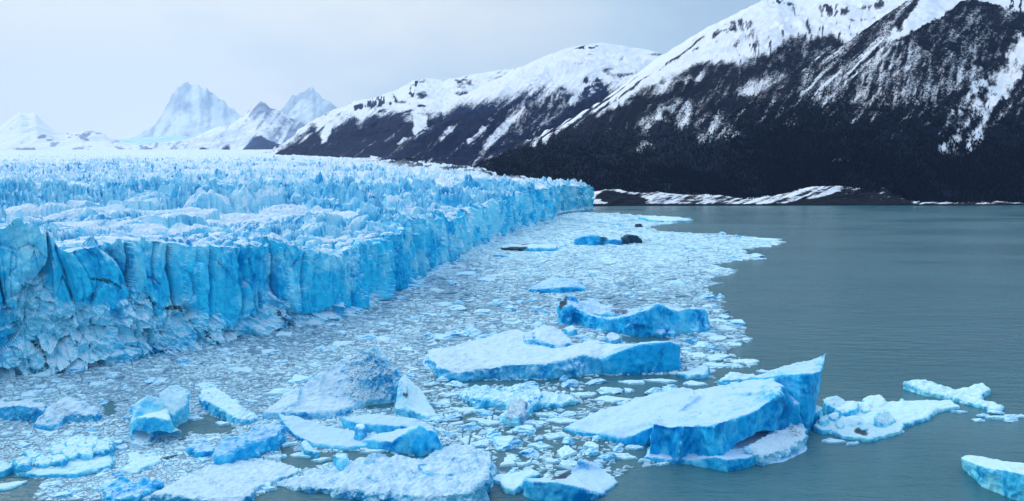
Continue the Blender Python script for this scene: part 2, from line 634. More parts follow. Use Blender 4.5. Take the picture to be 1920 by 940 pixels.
# --- the cliff
def cliff_recess(s, z, px):
    """how far the ice face stands behind the water line at the place s, height z"""
    n_far = sstep(640, 860, px)
    h = np.interp(s, ss, fH)
    t = z / h
    wz = z + 5 * vnoise(s / 11, z / 14, s=3)
    wsx = s + 2.6 * vnoise(s / 13, z / 17, s=4) + 0.10 * z * np.sin(s / 45)
    big, _ = blocks(wsx / 17, wz / 60, 101, 0.9, 0.10, 0.0)
    f1, f2, *_ = worley(wsx / 17, wz / 60, 101)
    crack = np.exp(-((f2 - f1) / 0.10) ** 2)
    sm, _ = blocks(wsx / 7, wz / 16, 111, 1.0, 0.14, -0.35)
    fl, _ = blocks(wsx / 5.0, wz / 40, 121, 1.3, 0.2, -0.5)
    d = 7.0 * (big + 0.5) * (1 - 0.3 * n_far) + 4.5 * crack + 1.9 * sm * (1 - n_far) + (1.2 + 2.6 * n_far) * fl
    d = d + 1.3 * fbm(s / 6, z / 7, o=3, s=130) + 0.5 * fbm(s / 1.7, z / 2.0, o=2, s=140)
    d = d + 3.0 * t * t                                             # leans back
    # rubble and old collapsed ice at the foot, most of it to the left
    rub = lerpt(px, [(-420, 0.9), (60, 0.80), (190, 0.62), (320, 0.44), (420, 0.32), (470, 0.30), (560, 0.26), (640, 0.15), (760, 0.10), (1104, 0.05)])
    rub = rub + 0.14 * vnoise(s / 12, z * 0, s=150) + 0.10 * vnoise(s / 5, z / 9, s=151)
    k = np.clip(1 - t / np.maximum(rub, 0.03), 0, 1)
    wob = vnoise(s / 9, z / 9, s=163) * 3
    lump = fbm((s + wob) / 13, (z - wob) / 10, k * 1.5, o=5, s=160, g=0.55, ridged=True)
    lump2 = fbm((s + wob) / 4.2, z / 4.8, k * 3, o=4, s=165, g=0.6)
    ang, _ = blocks((s + wob) / 8.5, (z - 0.4 * s) / 9.0, 180, 1.5, 0.14, 0.15)
    ang2, _ = blocks(s / 3.8, (z + 0.3 * s) / 4.0, 185, 1.5, 0.16, 0.1)
    rk = sstep(0.0, 0.16, k)
    rough = 3.4 * lump + 1.5 * lump2 + 3.0 * ang + 1.4 * ang2 + 1.2 * fbm(s / 1.6, z / 1.8, k * 6, o=3, s=168) + 4.0 * fbm(s / 19, z / 15, o=3, s=170)
    d = d * (1 - 0.75 * rk) + rk * (rough + 4 - 7.5 * k)
    return d, rk, crack


cl_px = np.concatenate([np.linspace(-300, 0, 60, endpoint=False), np.linspace(0, 640, 500, endpoint=False), np.linspace(640, 1040, 400, endpoint=False)])
cb = np.interp(cl_px, [p[0] for p in FRONT_PX], [p[1] for p in FRONT_PX])
bx, by, _ = at_z(cl_px, cb)
cs = np.array([np.argmin((fX - a) ** 2 + (fY - b) ** 2) for a, b in zip(bx, by)])
# exact place along the line
s_line = np.interp(cl_px, [p[0] for p in FRONT_PX], seg[:len(FRONT_PX)])
s_tail = np.linspace(seg[len(FRONT_PX) - 1], seg[-1], 220)
s_all = np.unique(np.concatenate([s_line, s_tail]))
px_all = np.interp(s_all, seg, np.r_[[p[0] for p in FRONT_PX], [1044, 1064, 1086, 1104], [1106, 1107, 1108, 1109, 1110]])
T = 104
tt = np.linspace(-0.05, 1, T)
SX = np.interp(s_all, ss, fXs)
SY = np.interp(s_all, ss, fYs)
NX = np.interp(s_all, ss, nX)
NY = np.interp(s_all, ss, nY)
H0 = np.interp(s_all, ss, fH)
# top of the face, found twice so that the height belongs to the place
ht = H0.copy()
for _ in range(2):
    dt, _, _ = cliff_recess(s_all, ht, px_all)
    tx, ty = SX + NX * dt, SY + NY * dt
    ht = glacier_h(tx, ty, np.maximum(dt, 0.5), s_all)
D_TOP = dt
_m = smooth1(ht, 6)
ht = np.clip(smooth1(ht, 1), _m - 2.5, _m + 2.5)
Sg, Tg = np.meshgrid(s_all, tt)
Hg = np.broadcast_to(ht, Sg.shape)
Zg = Tg * Hg
PXg = np.broadcast_to(px_all, Sg.shape)
Dg, RK, CRK = cliff_recess(Sg, np.maximum(Zg, 0), PXg)
Xg, Yg = SX + NX * Dg, SY + NY * Dg
# lip: the face runs on into the top of the ice
lx, ly, lz = [], [], []
for i, e in enumerate((0.7, 1.5, 2.6, 4.0, 6.0, 8.5)):
    x, y = tx + NX * e, ty + NY * e
    lx.append(x)
    ly.append(y)
    lz.append(glacier_h(x, y, np.maximum(dt + e, 0.5), s_all) + 0.12 - (2.5 if i == 5 else 0))
Xg, Yg, Zg = np.vstack([Xg] + lx), np.vstack([Yg] + ly), np.vstack([Zg] + lz)
nrow = len(Xg)
white = np.vstack([0.45 * RK + 0.02 + 0.42 * sstep(680, 900, PXg), np.full((6, len(s_all)), 0.35)])
white = white + 1.0 * fbm(Xg / 20 + Yg / 31, Zg / 16, o=3, s=200)
# dirt in the cracks of old ice near the water
dirt = np.zeros_like(Xg)
for line in ([(62, 640), (76, 652), (84, 668), (90, 690), (108, 694)], [(90, 690), (70, 700), (56, 704)], [(350, 602), (372, 612), (388, 626), (400, 640), (412, 645)],
             [(388, 626), (384, 650)], [(520, 585), (532, 597), (546, 606), (548, 614)], [(278, 560), (300, 580), (335, 575), (350, 602)], [(165, 520), (210, 528), (228, 540)], [(276, 664), (305, 660), (318, 655)]):
    pxs, pys = to_px(Xg, Yg, Zg)
    for (ax, ay), (bx_, by_) in zip(line[:-1], line[1:]):
        vx, vy = bx_ - ax, by_ - ay
        t = np.clip(((pxs - ax) * vx + (pys - ay) * vy) / (vx * vx + vy * vy), 0, 1)
        d = np.hypot(pxs - ax - t * vx, pys - ay - t * vy) + 5.0 * fbm(pxs / 7, pys / 7, o=3, s=210)
        dirt = np.maximum(dirt, 0.50 * (1 - sstep(0.5, 6.5, d)))
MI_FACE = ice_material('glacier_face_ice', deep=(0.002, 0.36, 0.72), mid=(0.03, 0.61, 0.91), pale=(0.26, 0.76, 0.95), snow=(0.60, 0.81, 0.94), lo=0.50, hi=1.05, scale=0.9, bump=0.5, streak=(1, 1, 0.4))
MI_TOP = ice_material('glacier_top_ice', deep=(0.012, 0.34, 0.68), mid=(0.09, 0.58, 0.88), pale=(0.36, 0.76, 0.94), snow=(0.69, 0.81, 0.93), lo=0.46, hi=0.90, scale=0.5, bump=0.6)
V = np.stack([Xg.ravel(), Yg.ravel(), Zg.ravel()], 1)
glacier = bpy.data.objects.new('glacier', None)
COL.objects.link(glacier)
glacier.location = (float(fXs[60]), float(fYs[60]), 0)
tag(glacier, 'vast blue glacier with a jagged crevassed top ending in a tall ice cliff at the lake', 'glacier', None, 'structure')
GL = np.array(glacier.location)
FQ = grid_faces(nrow, len(s_all))[:, ::-1]
obj('ice_cliff', np_mesh('ice_cliff', V - GL, FQ, False, {'white': white, 'dirt': dirt}), MI_FACE, glacier)

# --- the top, a sheet with its detail where it can be seen
gpx = np.linspace(-200, 1116, 640)
gy = np.concatenate([np.exp(np.arange(math.log(235), math.log(1500), 0.0038)), np.exp(np.arange(math.log(1500), math.log(4000), 0.009)),
                     np.exp(np.arange(math.log(4000), math.log(19000), 0.02))])
GX = (gpx[None, :] - 960) / F / CP * gy[:, None]
GY = np.broadcast_to(gy[:, None], GX.shape).copy()
DI, SI = front_dist(GX.ravel(), GY.ravel())
DI, SI = DI.reshape(GX.shape), SI.reshape(GX.shape)
GZ = glacier_h(GX, GY, np.maximum(DI, 0.5), SI)
dtop = np.interp(SI, s_all, np.maximum(smooth1(D_TOP, 1), D_TOP))
keep = DI > dtop + 1.0
keep &= GX < np.interp(GY, [1800, 2100, 2400, 3200, 4000, 6000, 8000, 19000], [400, 160, 60, -280, -640, -1700, -2600, -6000])
mar = np.interp(GY, [1800, 2100, 2400, 3200, 4000, 6000], [260, 120, 0, -330, -700, -1800])
bandm = sstep(-400, -240, GX - mar) * sstep(1820, 2050, GY) * (1 - sstep(3400, 4500, GY))
GZ = GZ * (1 - 0.45 * bandm) + 0.45 * bandm * blur(GZ, 5)
GZ = GZ + bandm * (7 + 15 * fbm(GX / 95, GY / 150, o=5, s=305, ridged=True, g=0.6))
GZ = np.where(GY > 1500, np.minimum(GZ, lerpt(GY, BASE) + 26), GZ)
# how rough: old snow lies on the smooth backs, and on the flats far up the ice
sl = sstep(5200, 8000, GY + 900 * vnoise(GX / 900, GY / 500, s=3))
gw = 0.42 - 0.55 * fbm(GX / 190, GY / 150, o=3, s=79) + 0.05 * (1 - sstep(480, 900, GY)) + 0.55 * fbm(GX / 60, GY / 45, o=3, s=300) + 0.55 * sl * (1 - sstep(9000, 11000, GY))
pxs, pys = to_px(GX, GY, GZ)
gw += 0.35 * sstep(60, 0, np.abs(pys - 385 + 0.02 * pxs)) * sstep(760, 500, pxs) * sstep(900, 500, GY)
# stones and grit of the margin
gd = bandm * (0.25 + 0.75 * sstep(-300, -60, GX - mar)) * sstep(-0.10, 0.12, fbm(GX / 55, GY / 260, o=4, s=310)) * 0.80
gw = np.where(bandm > 0.02, gw * (1 - bandm) + 0.75 * bandm, gw)
gw = gw - 0.9 * crevasses(GX, GY) + 0.22 * sstep(650, 900, GY) * (1 - sstep(2200, 3000, GY))
gdn = sstep(0.28, 0.5, fbm(GX / 12, GY / 7, o=3, s=320)) * sstep(900, 500, GY) * 0.22
V = np.stack([GX.ravel(), GY.ravel(), GZ.ravel()], 1)
v2, f2_, at2 = compact(V, grid_faces(len(gy), len(gpx), keep), {'white': gw, 'dirt': np.maximum(gd, gdn)})
obj('crevassed_top', np_mesh('crevassed_top', v2 - GL, f2_, False, at2), MI_TOP, glacier)

# ------------------------------------------------------------------ mountains
def mountain_material(name, rock=(0.022, 0.028, 0.062), wood=(0.005, 0.009, 0.030), snow=(0.78, 0.84, 0.94), fine=0.10, coarse=0.012, stretch=(1, 1, 0.6), amp=1.0):
    M = Mat(name)
    P = M.pos(stretch)
    nf = M.noise(P, fine, 4, 0.65)
    nc = M.noise(P, coarse, 5, 0.6, 0.5)
    s = M.math('ADD', M.attr('snow'), M.math('MULTIPLY_ADD', nf, 1.0 * amp, -0.5 * amp))
    s = M.math('ADD', s, M.math('MULTIPLY_ADD', nc, 0.7 * amp, -0.35 * amp))
    w = M.math('ADD', M.attr('wood'), M.math('MULTIPLY_ADD', nf, 0.5, -0.25))
    base = M.mix(M.step(w, 0.35, 0.65), rock, wood)
    base = M.mix(M.step(nc, 0.35, 0.7, 0.0, 0.45), base, (0.008, 0.016, 0.045))
    sm = M.step(s, 0.30, 0.82)
    col = M.mix(sm, base, snow)
    nb = M.bump(M.math('MULTIPLY_ADD', nf, 0.4, nc), 4.0, 0.5)
    return M.done(col, 0.9, 0.08, nb)


def mountain(name, label, mat, pxs, cols, rows, sky_px, ridge_y, foot_y, foot_z=-20.0, exp=1.1, spur=40.0, spur_w=220.0, spur_dir=(0.0, 1.0),
             back=0.5, rough=1.0, seed=0, snow=None, ridge_rough=1.0, dips=None):
    """a massif: for each bearing a foot, a ridge at its own distance and height, and a back slope.
    snow(px, py, t, X, Y, Z, nz, hollow) gives the two attributes snow and wood"""
    px = np.linspace(pxs[0], pxs[1], cols)
    t = np.concatenate([np.linspace(0, 1, rows), 1 + np.linspace(0.03, back, max(8, rows // 8))])
    ry = lerpt(px, ridge_y)[None, :]
    fy_ = lerpt(px, foot_y)[None, :]
    fz = foot_z if np.isscalar(foot_z) else lerpt(px, foot_z)[None, :]
    dx, dz = ray(px, lerpt(px, sky_px))
    rz = CAM_H + dz[None, :] * ry
    Tm = t[:, None]
    Y = fy_ + (ry - fy_) * Tm
    X = dx[None, :] * Y
    up = np.clip(Tm, 0, 1)
    prof = up ** exp
    bk = np.clip(Tm - 1, 0, None)
    Z = fz + (rz - fz) * (prof - bk * 1.1 - 0.3 * bk * bk)
    gx, gyv = spur_dir
    u = X * gyv - Y * gx
    v = X * gx + Y * gyv
    wu = u + spur_w * 0.5 * fbm(X / (spur_w * 2.5), Y / (spur_w * 2.5), o=3, s=seed + 1)
    sp = fbm(wu / spur_w, v / (spur_w * 4.5) + 0.3 * Z / spur_w, o=4, s=seed + 2, ridged=True)
    sp2 = fbm(wu / (spur_w * 0.28), v / (spur_w * 1.6), o=4, s=seed + 3, ridged=True)
    env = np.clip(4 * up * (1 - up), 0, 1) ** 0.7 * (Tm <= 1) + 0.5 * (Tm > 1)
    Z = Z + env * spur * (sp + 0.32 * sp2 + 0.15 * fbm(X / (spur_w * 0.1), Y / (spur_w * 0.1), o=3, s=seed + 4))
    Z = Z + rough * (0.12 + 0.88 * env) * spur * 0.10 * fbm(X / (spur_w * 0.07), Y / (spur_w * 0.12), Z / (spur_w * 0.12), o=4, s=seed + 5)
    Z = Z + ridge_rough * spur * 0.16 * (up ** 6) * fbm(X / (spur_w * 0.35), Y / spur_w, o=5, s=seed + 6, ridged=True)
    if dips is not None:
        Z = Z + dips(X, Y, Z, Tm)
    # slopes and hollows
    dXr, dXc = np.gradient(X)
    dYr, dYc = np.gradient(Y)
    dZr, dZc = np.gradient(Z)
    nx = dYc * dZr - dZc * dYr
    ny = dZc * dXr - dXc * dZr
    nz = dXc * dYr - dYc * dXr
    nz = np.abs(nz) / np.sqrt(nx * nx + ny * ny + nz * nz + 1e-9)
    hollow = (blur(Z, 6) - Z) / spur
    ppx, ppy = to_px(X, Y, Z)
    sn, wd = snow(ppx, ppy, np.broadcast_to(Tm, X.shape), X, Y, Z, nz, hollow)
    V = np.stack([X.ravel(), Y.ravel(), Z.ravel()], 1)
    q = grid_faces(len(t), cols)
    o = obj(name, np_mesh(name, V, q, True, {'snow': sn, 'wood': wd}), mat)
    tag(o, label, 'mountain', None, 'structure')
    return o, (X, Y, Z, ppx, ppy, sn, wd, rows)


def pmask(px, py, polys, soft=5.0, wob=9.0, seed=0):
    """patches of snow traced from the slopes, with frayed edges"""
    r = np.zeros(px.shape)
    x = px + wob * fbm(px / 22, py / 14, o=4, s=seed)
    y = py + wob * fbm(px / 22 + 9, py / 14, o=4, s=seed + 3)
    for p in polys:
        r = np.maximum(r, in_poly(x, y, p))
    return blur(r.astype(float), 2)


def streaks(px, py, dx, dy, wide, long_, seed, o=4):
    """noise drawn out along a fall line (dx, dy)"""
    l = math.hypot(dx, dy)
    dx, dy = dx / l, dy / l
    w = wide * 0.6 * fbm(px / 40, py / 40, o=2, s=seed + 50)
    return fbm((px * dy - py * dx + w) / wide, (px * dx + py * dy) / long_, o=o, s=seed, g=0.6)


MM = mountain_material('mountain_forest_slope', fine=0.11, coarse=0.010)
MF = mountain_material('mountain_far_slope', rock=(0.008, 0.024, 0.090), wood=(0.002, 0.009, 0.050), fine=0.045, coarse=0.006)

# the near wooded massif on the right: two shoulders, one behind the other
SKY_A = [(640, 420), (800, 372), (880, 330), (905, 312), (950, 290), (1000, 262), (1060, 228), (1130, 190), (1180, 150), (1232, 112), (1280, 80), (1330, 52), (1360, 36),
         (1400, 17), (1430, 3), (1460, -6), (1490, 2), (1530, -4), (1580, -20), (1640, -30), (1720, -60), (1800, -90), (2100, -120)]


def snow_a(px, py, t, X, Y, Z, nz, hollow):
    line = np.interp(px, [880, 1000, 1100, 1150, 1200, 1260, 1300, 1360, 1400, 1430, 1460, 1500, 1560, 1600, 1700], [300, 262, 215, 196, 164, 140, 118, 112, 110, 100, 82, 62, 62, 80, 60])
    line = line + 7 * fbm(px / 16, py / 60, o=3, s=70) + 15 * np.abs(vnoise(px / 11, py / 300, s=71))
    d = py - line
    left = sstep(1440, 1280, px)
    sl = streaks(px, py, -1.0, 0.72, 6, 90, 72)
    sd = streaks(px, py, 0.12, 1.0, 7, 60, 74)
    st = left * sl + (1 - left) * sd
    s = np.clip(0.62 - d / 22, -0.3, 1.05)
    # ribs of bare rock in the snow, thicker towards the tree line
    ribs = sstep(0.10, 0.38, st) * (0.35 + 0.65 * sstep(-70, -15, d)) * sstep(-120, -60, d - 10)
    s -= 0.85 * ribs * (d < 12) * sstep(15, 45, py)
    s -= 0.75 * sstep(0.14, 0.36, sl) * sstep(1400, 1150, px) * (d < 20)
    # dark rock islands in the snow
    isl = pmask(px, py, [[(1372, 45), (1388, 36), (1408, 45), (1400, 60), (1380, 58)], [(1535, 16), (1560, 4), (1600, 14), (1580, 28), (1555, 26)],
                         [(1594, 42), (1640, 30), (1640, 38), (1600, 46)], [(1430, 0), (1470, -8), (1500, 14), (1506, 30), (1480, 14), (1450, 6)], [(1608, 10), (1660, 2), (1655, 12), (1612, 16)],
                         [(1340, 60), (1372, 44), (1376, 52), (1330, 78)], [(1300, 92), (1345, 70), (1340, 78), (1290, 104)]], seed=11, wob=12)
    s -= 1.0 * isl * sstep(-0.35, 0.15, streaks(px, py, 0.3, 1, 4, 18, 75))
    # thin snow among the trees
    open_ = pmask(px, py, [[(1185, 172), (1260, 150), (1280, 160), (1215, 186)], [(1220, 222), (1250, 190), (1300, 186), (1315, 215), (1290, 242), (1250, 234), (1195, 245), (1170, 232)],
                           [(1298, 218), (1345, 212), (1392, 222), (1372, 264), (1320, 270), (1282, 252)], [(1385, 165), (1470, 142), (1488, 152), (1440, 188), (1392, 182)], [(1440, 205), (1492, 200), (1485, 232), (1450, 235)],
                           [(1178, 272), (1215, 266), (1222, 282), (1178, 286)], [(1206, 296), (1242, 292), (1242, 306), (1212, 308)], [(1136, 228), (1152, 212), (1152, 234), (1136, 242)],
                           [(1525, 108), (1548, 102), (1525, 114)], [(1240, 150), (1330, 140), (1300, 160), (1250, 166)], [(1395, 218), (1440, 210), (1432, 230), (1400, 234)]], seed=12, wob=16)
    base = 0.16 * sstep(330, 220, py) + 0.16 * sstep(230, 120, py) - 0.06
    low = base + 0.36 * open_ + 0.34 * open_ * streaks(px, py, -0.5, 1, 9, 24, 76) + 0.34 * streaks(px, py, -0.7, 1, 8, 40, 77) * sstep(310, 240, py) + 0.10 * (hollow > 0.04)
    s = np.maximum(s, low)
    wood = sstep(-14, 18, d)
    return s, wood


def bench(X, Y, Z, T):
    return 0


A, DA = mountain('mountain', 'big wooded mountain with a snow covered summit dome rising behind the lake', MM, (640, 2060), 500, 250, SKY_A,
                 [(640, 3600), (900, 3900), (1130, 4500), (1460, 5200), (2100, 5600)], [(640, 3000), (900, 2500), (1100, 2250), (1500, 2200), (2100, 2150)], 30.0, 1.12, 75, 260,
                 (-0.35, 0.94), seed=400, snow=snow_a)
SKY_B = [(1090, 392), (1160, 352), (1230, 318), (1300, 270), (1350, 232), (1400, 196), (1450, 160), (1500, 128), (1550, 100), (1590, 78), (1620, 58), (1660, 30), (1700, 3),
         (1740, -12), (1800, -18), (1860, -12), (1920, -25), (2100, -60)]


def snow_b(px, py, t, X, Y, Z, nz, hollow):
    s = np.full(px.shape, -0.02)
    sl = streaks(px, py, -1.0, 0.95, 6, 110, 84)
    sd = streaks(px, py, -0.25, 1.0, 7, 50, 85)
    # above the trees
    top = pmask(px, py, [[(1690, 50), (1720, 0), (1705, -40), (2100, -80), (2100, 90), (1925, 30), (1905, 20), (1870, 14), (1835, 3), (1790, 14), (1740, 48), (1700, 66), (1660, 82)]], seed=21, wob=14)
    s = np.maximum(s, 1.05 * top)
    s -= 0.9 * top * sstep(0.05, 0.30, sd) * sstep(1850, 1900, px) - 0.0
    ridge = pmask(px, py, [[(1500, 130), (1600, 70), (1665, 22), (1712, -10), (1735, 12), (1660, 80), (1600, 150), (1500, 190)]], seed=22, wob=10)
    s = np.maximum(s, ridge * (0.34 + 1.0 * sl + 0.10 * sstep(1560, 1680, px)))
    # avalanche track, snow patches among the trees
    tr = pmask(px, py, [[(1925, 40), (1890, 80), (1880, 115), (1850, 140), (1815, 165), (1790, 195), (1772, 235), (1765, 262), (1746, 288), (1775, 292), (1790, 302), (1814, 300), (1832, 282),
                         (1848, 250), (1862, 215), (1885, 180), (1915, 150), (1930, 130), (1960, 40)]], seed=23, wob=12)
    tex = fbm(px / 8, py / 13, o=4, s=81)
    core = pmask(px, py, [[(1930, 60), (1905, 90), (1880, 130), (1850, 180), (1835, 220), (1815, 290), (1835, 270), (1860, 210), (1890, 170), (1930, 120)]], seed=24, wob=10)
    s = np.maximum(s, tr * (0.47 + 0.75 * tex + 0.30 * core))
    s = np.maximum(s, 0.42 * pmask(px, py, [[(1600, 182), (1640, 146), (1672, 122), (1682, 126), (1650, 160), (1612, 188)], [(1540, 216), (1575, 190), (1602, 176), (1604, 188), (1570, 204), (1545, 226)]], seed=25, wob=12) * (1.0 + 1.1 * tex))
    up = pmask(px, py, [[(1490, 150), (1620, 90), (1700, 60), (1800, 25), (1860, 30), (1890, 100), (1830, 150), (1760, 195), (1640, 205), (1560, 205), (1480, 185)]], seed=26, wob=18)
    s = np.maximum(s, up * (0.40 + 0.40 * sd + 0.25 * sl))
    s = np.maximum(s, 0.28 + 0.45 * streaks(px, py, -0.8, 1, 8, 34, 86) - 0.36 * sstep(200, 290, py))
    s = np.maximum(s, 0.55 * pmask(px, py, [[(1555, 300), (1580, 296), (1600, 300), (1600, 304), (1560, 306)], [(1605, 308), (1645, 302), (1650, 306), (1608, 311)]], wob=3, seed=27))
    dark = pmask(px, py, [[(1700, 60), (1762, 36), (1790, 12), (1830, 2), (1875, 14), (1886, 60), (1880, 110), (1840, 130), (1790, 100), (1730, 95)]], seed=28, wob=10)
    s = np.where(dark > 0.5, np.minimum(s, 0.34 + 0.5 * streaks(px, py, -0.6, 1, 9, 26, 87)), s)
    wood = np.full(px.shape, 1.0)
    return s, wood


B, DB = mountain('mountain', 'wooded shoulder of the near mountain with a white avalanche track down its right side', MM, (1090, 2060), 430, 255, SKY_B,
                 [(1090, 2500), (1300, 2900), (1600, 3500), (1760, 3700), (2100, 3800)], [(1090, 2250), (1400, 2140), (2100, 2110)], 4.0, 1.08, 55, 230, (-0.30, 0.95), seed=500, snow=snow_b)

# the snow mountain in the middle
SKY_2 = [(560, 330), (640, 316), (700, 300), (740, 278), (780, 248), (820, 215), (860, 186), (900, 163), (950, 140), (1000, 115), (1040, 100), (1062, 92), (1085, 87), (1110, 83), (1130, 81),
         (1150, 84), (1190, 90), (1230, 98), (1300, 115), (1500, 180)]


def snow_2(px, py, t, X, Y, Z, nz, hollow):
    line = np.interp(px, [700, 860, 900, 960, 1000, 1040, 1060, 1080, 1130, 1200], [300, 192, 195, 180, 178, 158, 162, 175, 160, 160])
    d = (py - line)
    st = fbm((px * 0.75 + py) / 13, (px - 0.75 * py) / 110, o=4, s=90)
    st2 = streaks(px, py, -1.0, 0.9, 6, 120, 92)
    s = np.clip(0.66 - d / 42, 0.12, 1.05) + 0.55 * st2 * sstep(-60, -5, d) + 0.25 * st * sstep(-60, 0, d)
    s = np.maximum(s, (0.62 + 0.8 * st2) * pmask(px, py, [[(960, 195), (990, 182), (985, 205), (945, 255), (905, 290), (890, 288), (930, 245)], [(1070, 160), (1090, 150), (1085, 200), (1065, 205)],
                                           [(820, 262), (845, 240), (880, 215), (850, 245), (825, 268)], [(870, 265), (900, 240), (930, 225), (905, 262), (880, 280)]], seed=31))
    s = np.maximum(s, (0.34 + 0.45 * streaks(px, py, -0.6, 1.0, 8, 26, 93)) * pmask(px, py, [[(985, 185), (1040, 160), (1062, 170), (1070, 210), (1010, 245), (960, 265), (930, 285)]], seed=32))
    s -= 0.85 * sstep(-0.2, 0.25, fbm(px / 7, py / 5, o=3, s=89)) * pmask(px, py, [[(1058, 98), (1075, 90), (1100, 84), (1138, 82), (1132, 88), (1100, 92)], [(1095, 145), (1125, 150), (1140, 165), (1130, 185), (1105, 195), (1090, 175)]], seed=33)
    s -= 0.5 * sstep(0.2, 0.5, fbm(px / 30, py / 10, o=4, s=91)) * (py > 100) * (py < 170) * (px > 1040)
    wood = sstep(0, 40, d)
    return s, wood


M2, _ = mountain('mountain', 'rounded white snow mountain with striped dark lower slopes between two dark massifs', MF, (694, 1330), 420, 210, SKY_2,
                 [(560, 6400), (800, 6800), (1130, 7600), (1500, 7600)], [(560, 4700), (800, 4300), (1130, 4300), (1500, 4300)], [(560, 180), (800, 150), (1500, 120)], 1.05, 120, 420, (-0.55, 0.83),
                 seed=600, snow=snow_2, ridge_rough=0.35)
# the rocky one to its left
SKY_3 = [(470, 300), (505, 291), (530, 272), (560, 247), (590, 226), (620, 208), (650, 200), (664, 192), (700, 183), (716, 178), (745, 170), (775, 152), (800, 149), (830, 153), (850, 147), (880, 142),
         (905, 138), (940, 132), (1000, 125), (1150, 150)]


def snow_3(px, py, t, X, Y, Z, nz, hollow):
    line = np.interp(px, [500, 560, 620, 660, 700, 740, 780, 820, 860, 900], [290, 252, 232, 225, 220, 212, 212, 222, 215, 210])
    d = py - line - 10 * vnoise(px / 15, py / 200, s=95)
    st = fbm((px * 0.6 + py) / 10, (px - 0.6 * py) / 80, o=4, s=96)
    st2 = streaks(px, py, -1.0, 0.8, 5, 60, 99)
    s = np.clip(0.62 - d / 30, 0.06, 1.05) + 0.5 * st2 + 0.2 * st - 0.25 * sstep(-0.1, 0.3, fbm(px / 30, py / 9, o=4, s=94)) * (d < 0)
    s = np.maximum(s, 1.0 * pmask(px, py, [[(612, 232), (640, 226), (618, 258), (600, 272)], [(770, 215), (805, 212), (800, 238), (782, 255), (772, 240)]], seed=41))
    s -= 1.0 * pmask(px, py, [[(655, 200), (675, 190), (725, 178), (750, 182), (740, 200), (700, 204), (665, 208)], [(772, 158), (790, 155), (780, 176), (768, 176)]], seed=42) * sstep(-0.25, 0.25, fbm(px / 6, py / 14, o=3, s=97))
    s -= 0.45 * sstep(0.15, 0.45, fbm(px / 24, py / 8, o=4, s=98)) * (py < 215)
    return s, sstep(0, 25, d)


M3, _ = mountain('mountain', 'dark mountain with a snowy rock crest at the edge of the glacier', MF, (470, 1000), 400, 190, SKY_3,
                 [(470, 8400), (700, 9200), (940, 10500), (1150, 10500)], [(470, 6300), (510, 5900), (760, 4700), (1150, 5200)], [(470, 240), (1150, 160)], 1.0, 110, 520, (-0.45, 0.89), seed=700, snow=snow_3, ridge_rough=1.0)

# faint peaks far up the ice
MS = mountain_material('mountain_white_slope', rock=(0.34, 0.43, 0.62), wood=(0.03, 0.06, 0.16), fine=0.012, coarse=0.0022, snow=(0.80, 0.86, 0.95))  # pale rock carries the fading of distance haze in its colour
SKY_4 = [(250, 284), (330, 268), (365, 258), (400, 243), (425, 236), (445, 226), (462, 212), (478, 198), (488, 191), (497, 193), (506, 203), (520, 206), (540, 218), (562, 230), (590, 244), (640, 262), (760, 280)]


def snow_4(px, py, t, X, Y, Z, nz, hollow):
    st = fbm((px - 0.8 * py) / 7, (px * 0.8 + py) / 60, o=4, s=101)
    s = 0.70 + 0.75 * streaks(px, py, -0.7, 1, 6, 50, 102) + 0.3 * st
    s -= 0.35 * sstep(480, 530, px) - 0.12
    dk = pmask(px, py, [[(452, 288), (468, 264), (486, 254), (500, 262), (530, 270), (530, 290)], [(366, 284), (378, 274), (396, 282)], [(412, 284), (425, 272), (432, 284)]], wob=5, seed=43)
    s -= 1.1 * dk
    s -= 0.5 * pmask(px, py, [[(462, 212), (490, 188), (512, 204), (500, 214), (475, 214)]], wob=4, seed=44)
    return s, dk


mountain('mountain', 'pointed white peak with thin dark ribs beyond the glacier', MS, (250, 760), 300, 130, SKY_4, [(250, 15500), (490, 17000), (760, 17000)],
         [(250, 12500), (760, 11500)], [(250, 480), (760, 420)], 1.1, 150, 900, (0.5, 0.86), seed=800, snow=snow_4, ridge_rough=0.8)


def snow_5(px, py, t, X, Y, Z, nz, hollow):
    return 0.72 + 0.60 * fbm((px + 0.5 * py) / 12, (px * 0.5 - py) / 30, o=4, s=111) - 0.18 * sstep(230, 170, py), np.zeros(px.shape)


MP = mountain_material('mountain_mist_tinted_slope', rock=(0.46, 0.56, 0.74), wood=(0.3, 0.4, 0.6), fine=0.012, coarse=0.0022, snow=(0.80, 0.88, 0.97))  # mist painted into the colour: rock paled almost to snow
SKY_5 = [(120, 285), (230, 268), (290, 236), (306, 214), (312, 198), (318, 192), (321, 178), (329, 173), (333, 162), (338, 164), (343, 156), (352, 155), (358, 161), (372, 158), (379, 166), (388, 163), (393, 175), (399, 174), (412, 187), (420, 189), (430, 203), (440, 205), (448, 216), (470, 222), (520, 240), (600, 262)]
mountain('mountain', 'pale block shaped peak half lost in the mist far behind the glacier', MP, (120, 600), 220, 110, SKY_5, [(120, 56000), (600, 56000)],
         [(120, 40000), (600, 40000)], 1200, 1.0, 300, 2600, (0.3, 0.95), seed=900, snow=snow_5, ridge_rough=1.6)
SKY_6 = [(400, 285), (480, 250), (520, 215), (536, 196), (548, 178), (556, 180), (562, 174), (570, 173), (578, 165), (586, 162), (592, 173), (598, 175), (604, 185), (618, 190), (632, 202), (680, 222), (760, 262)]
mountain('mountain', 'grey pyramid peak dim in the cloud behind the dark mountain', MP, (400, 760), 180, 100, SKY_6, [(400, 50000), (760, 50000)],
         [(400, 38000), (760, 38000)], 1100, 1.0, 300, 2400, (0.3, 0.95), seed=1000, snow=lambda px, py, t, X, Y, Z, nz, h: (0.55 + 0.6 * fbm((px + py) / 12, (px - py) / 40, o=4, s=121), np.zeros(px.shape)), ridge_rough=0.5)


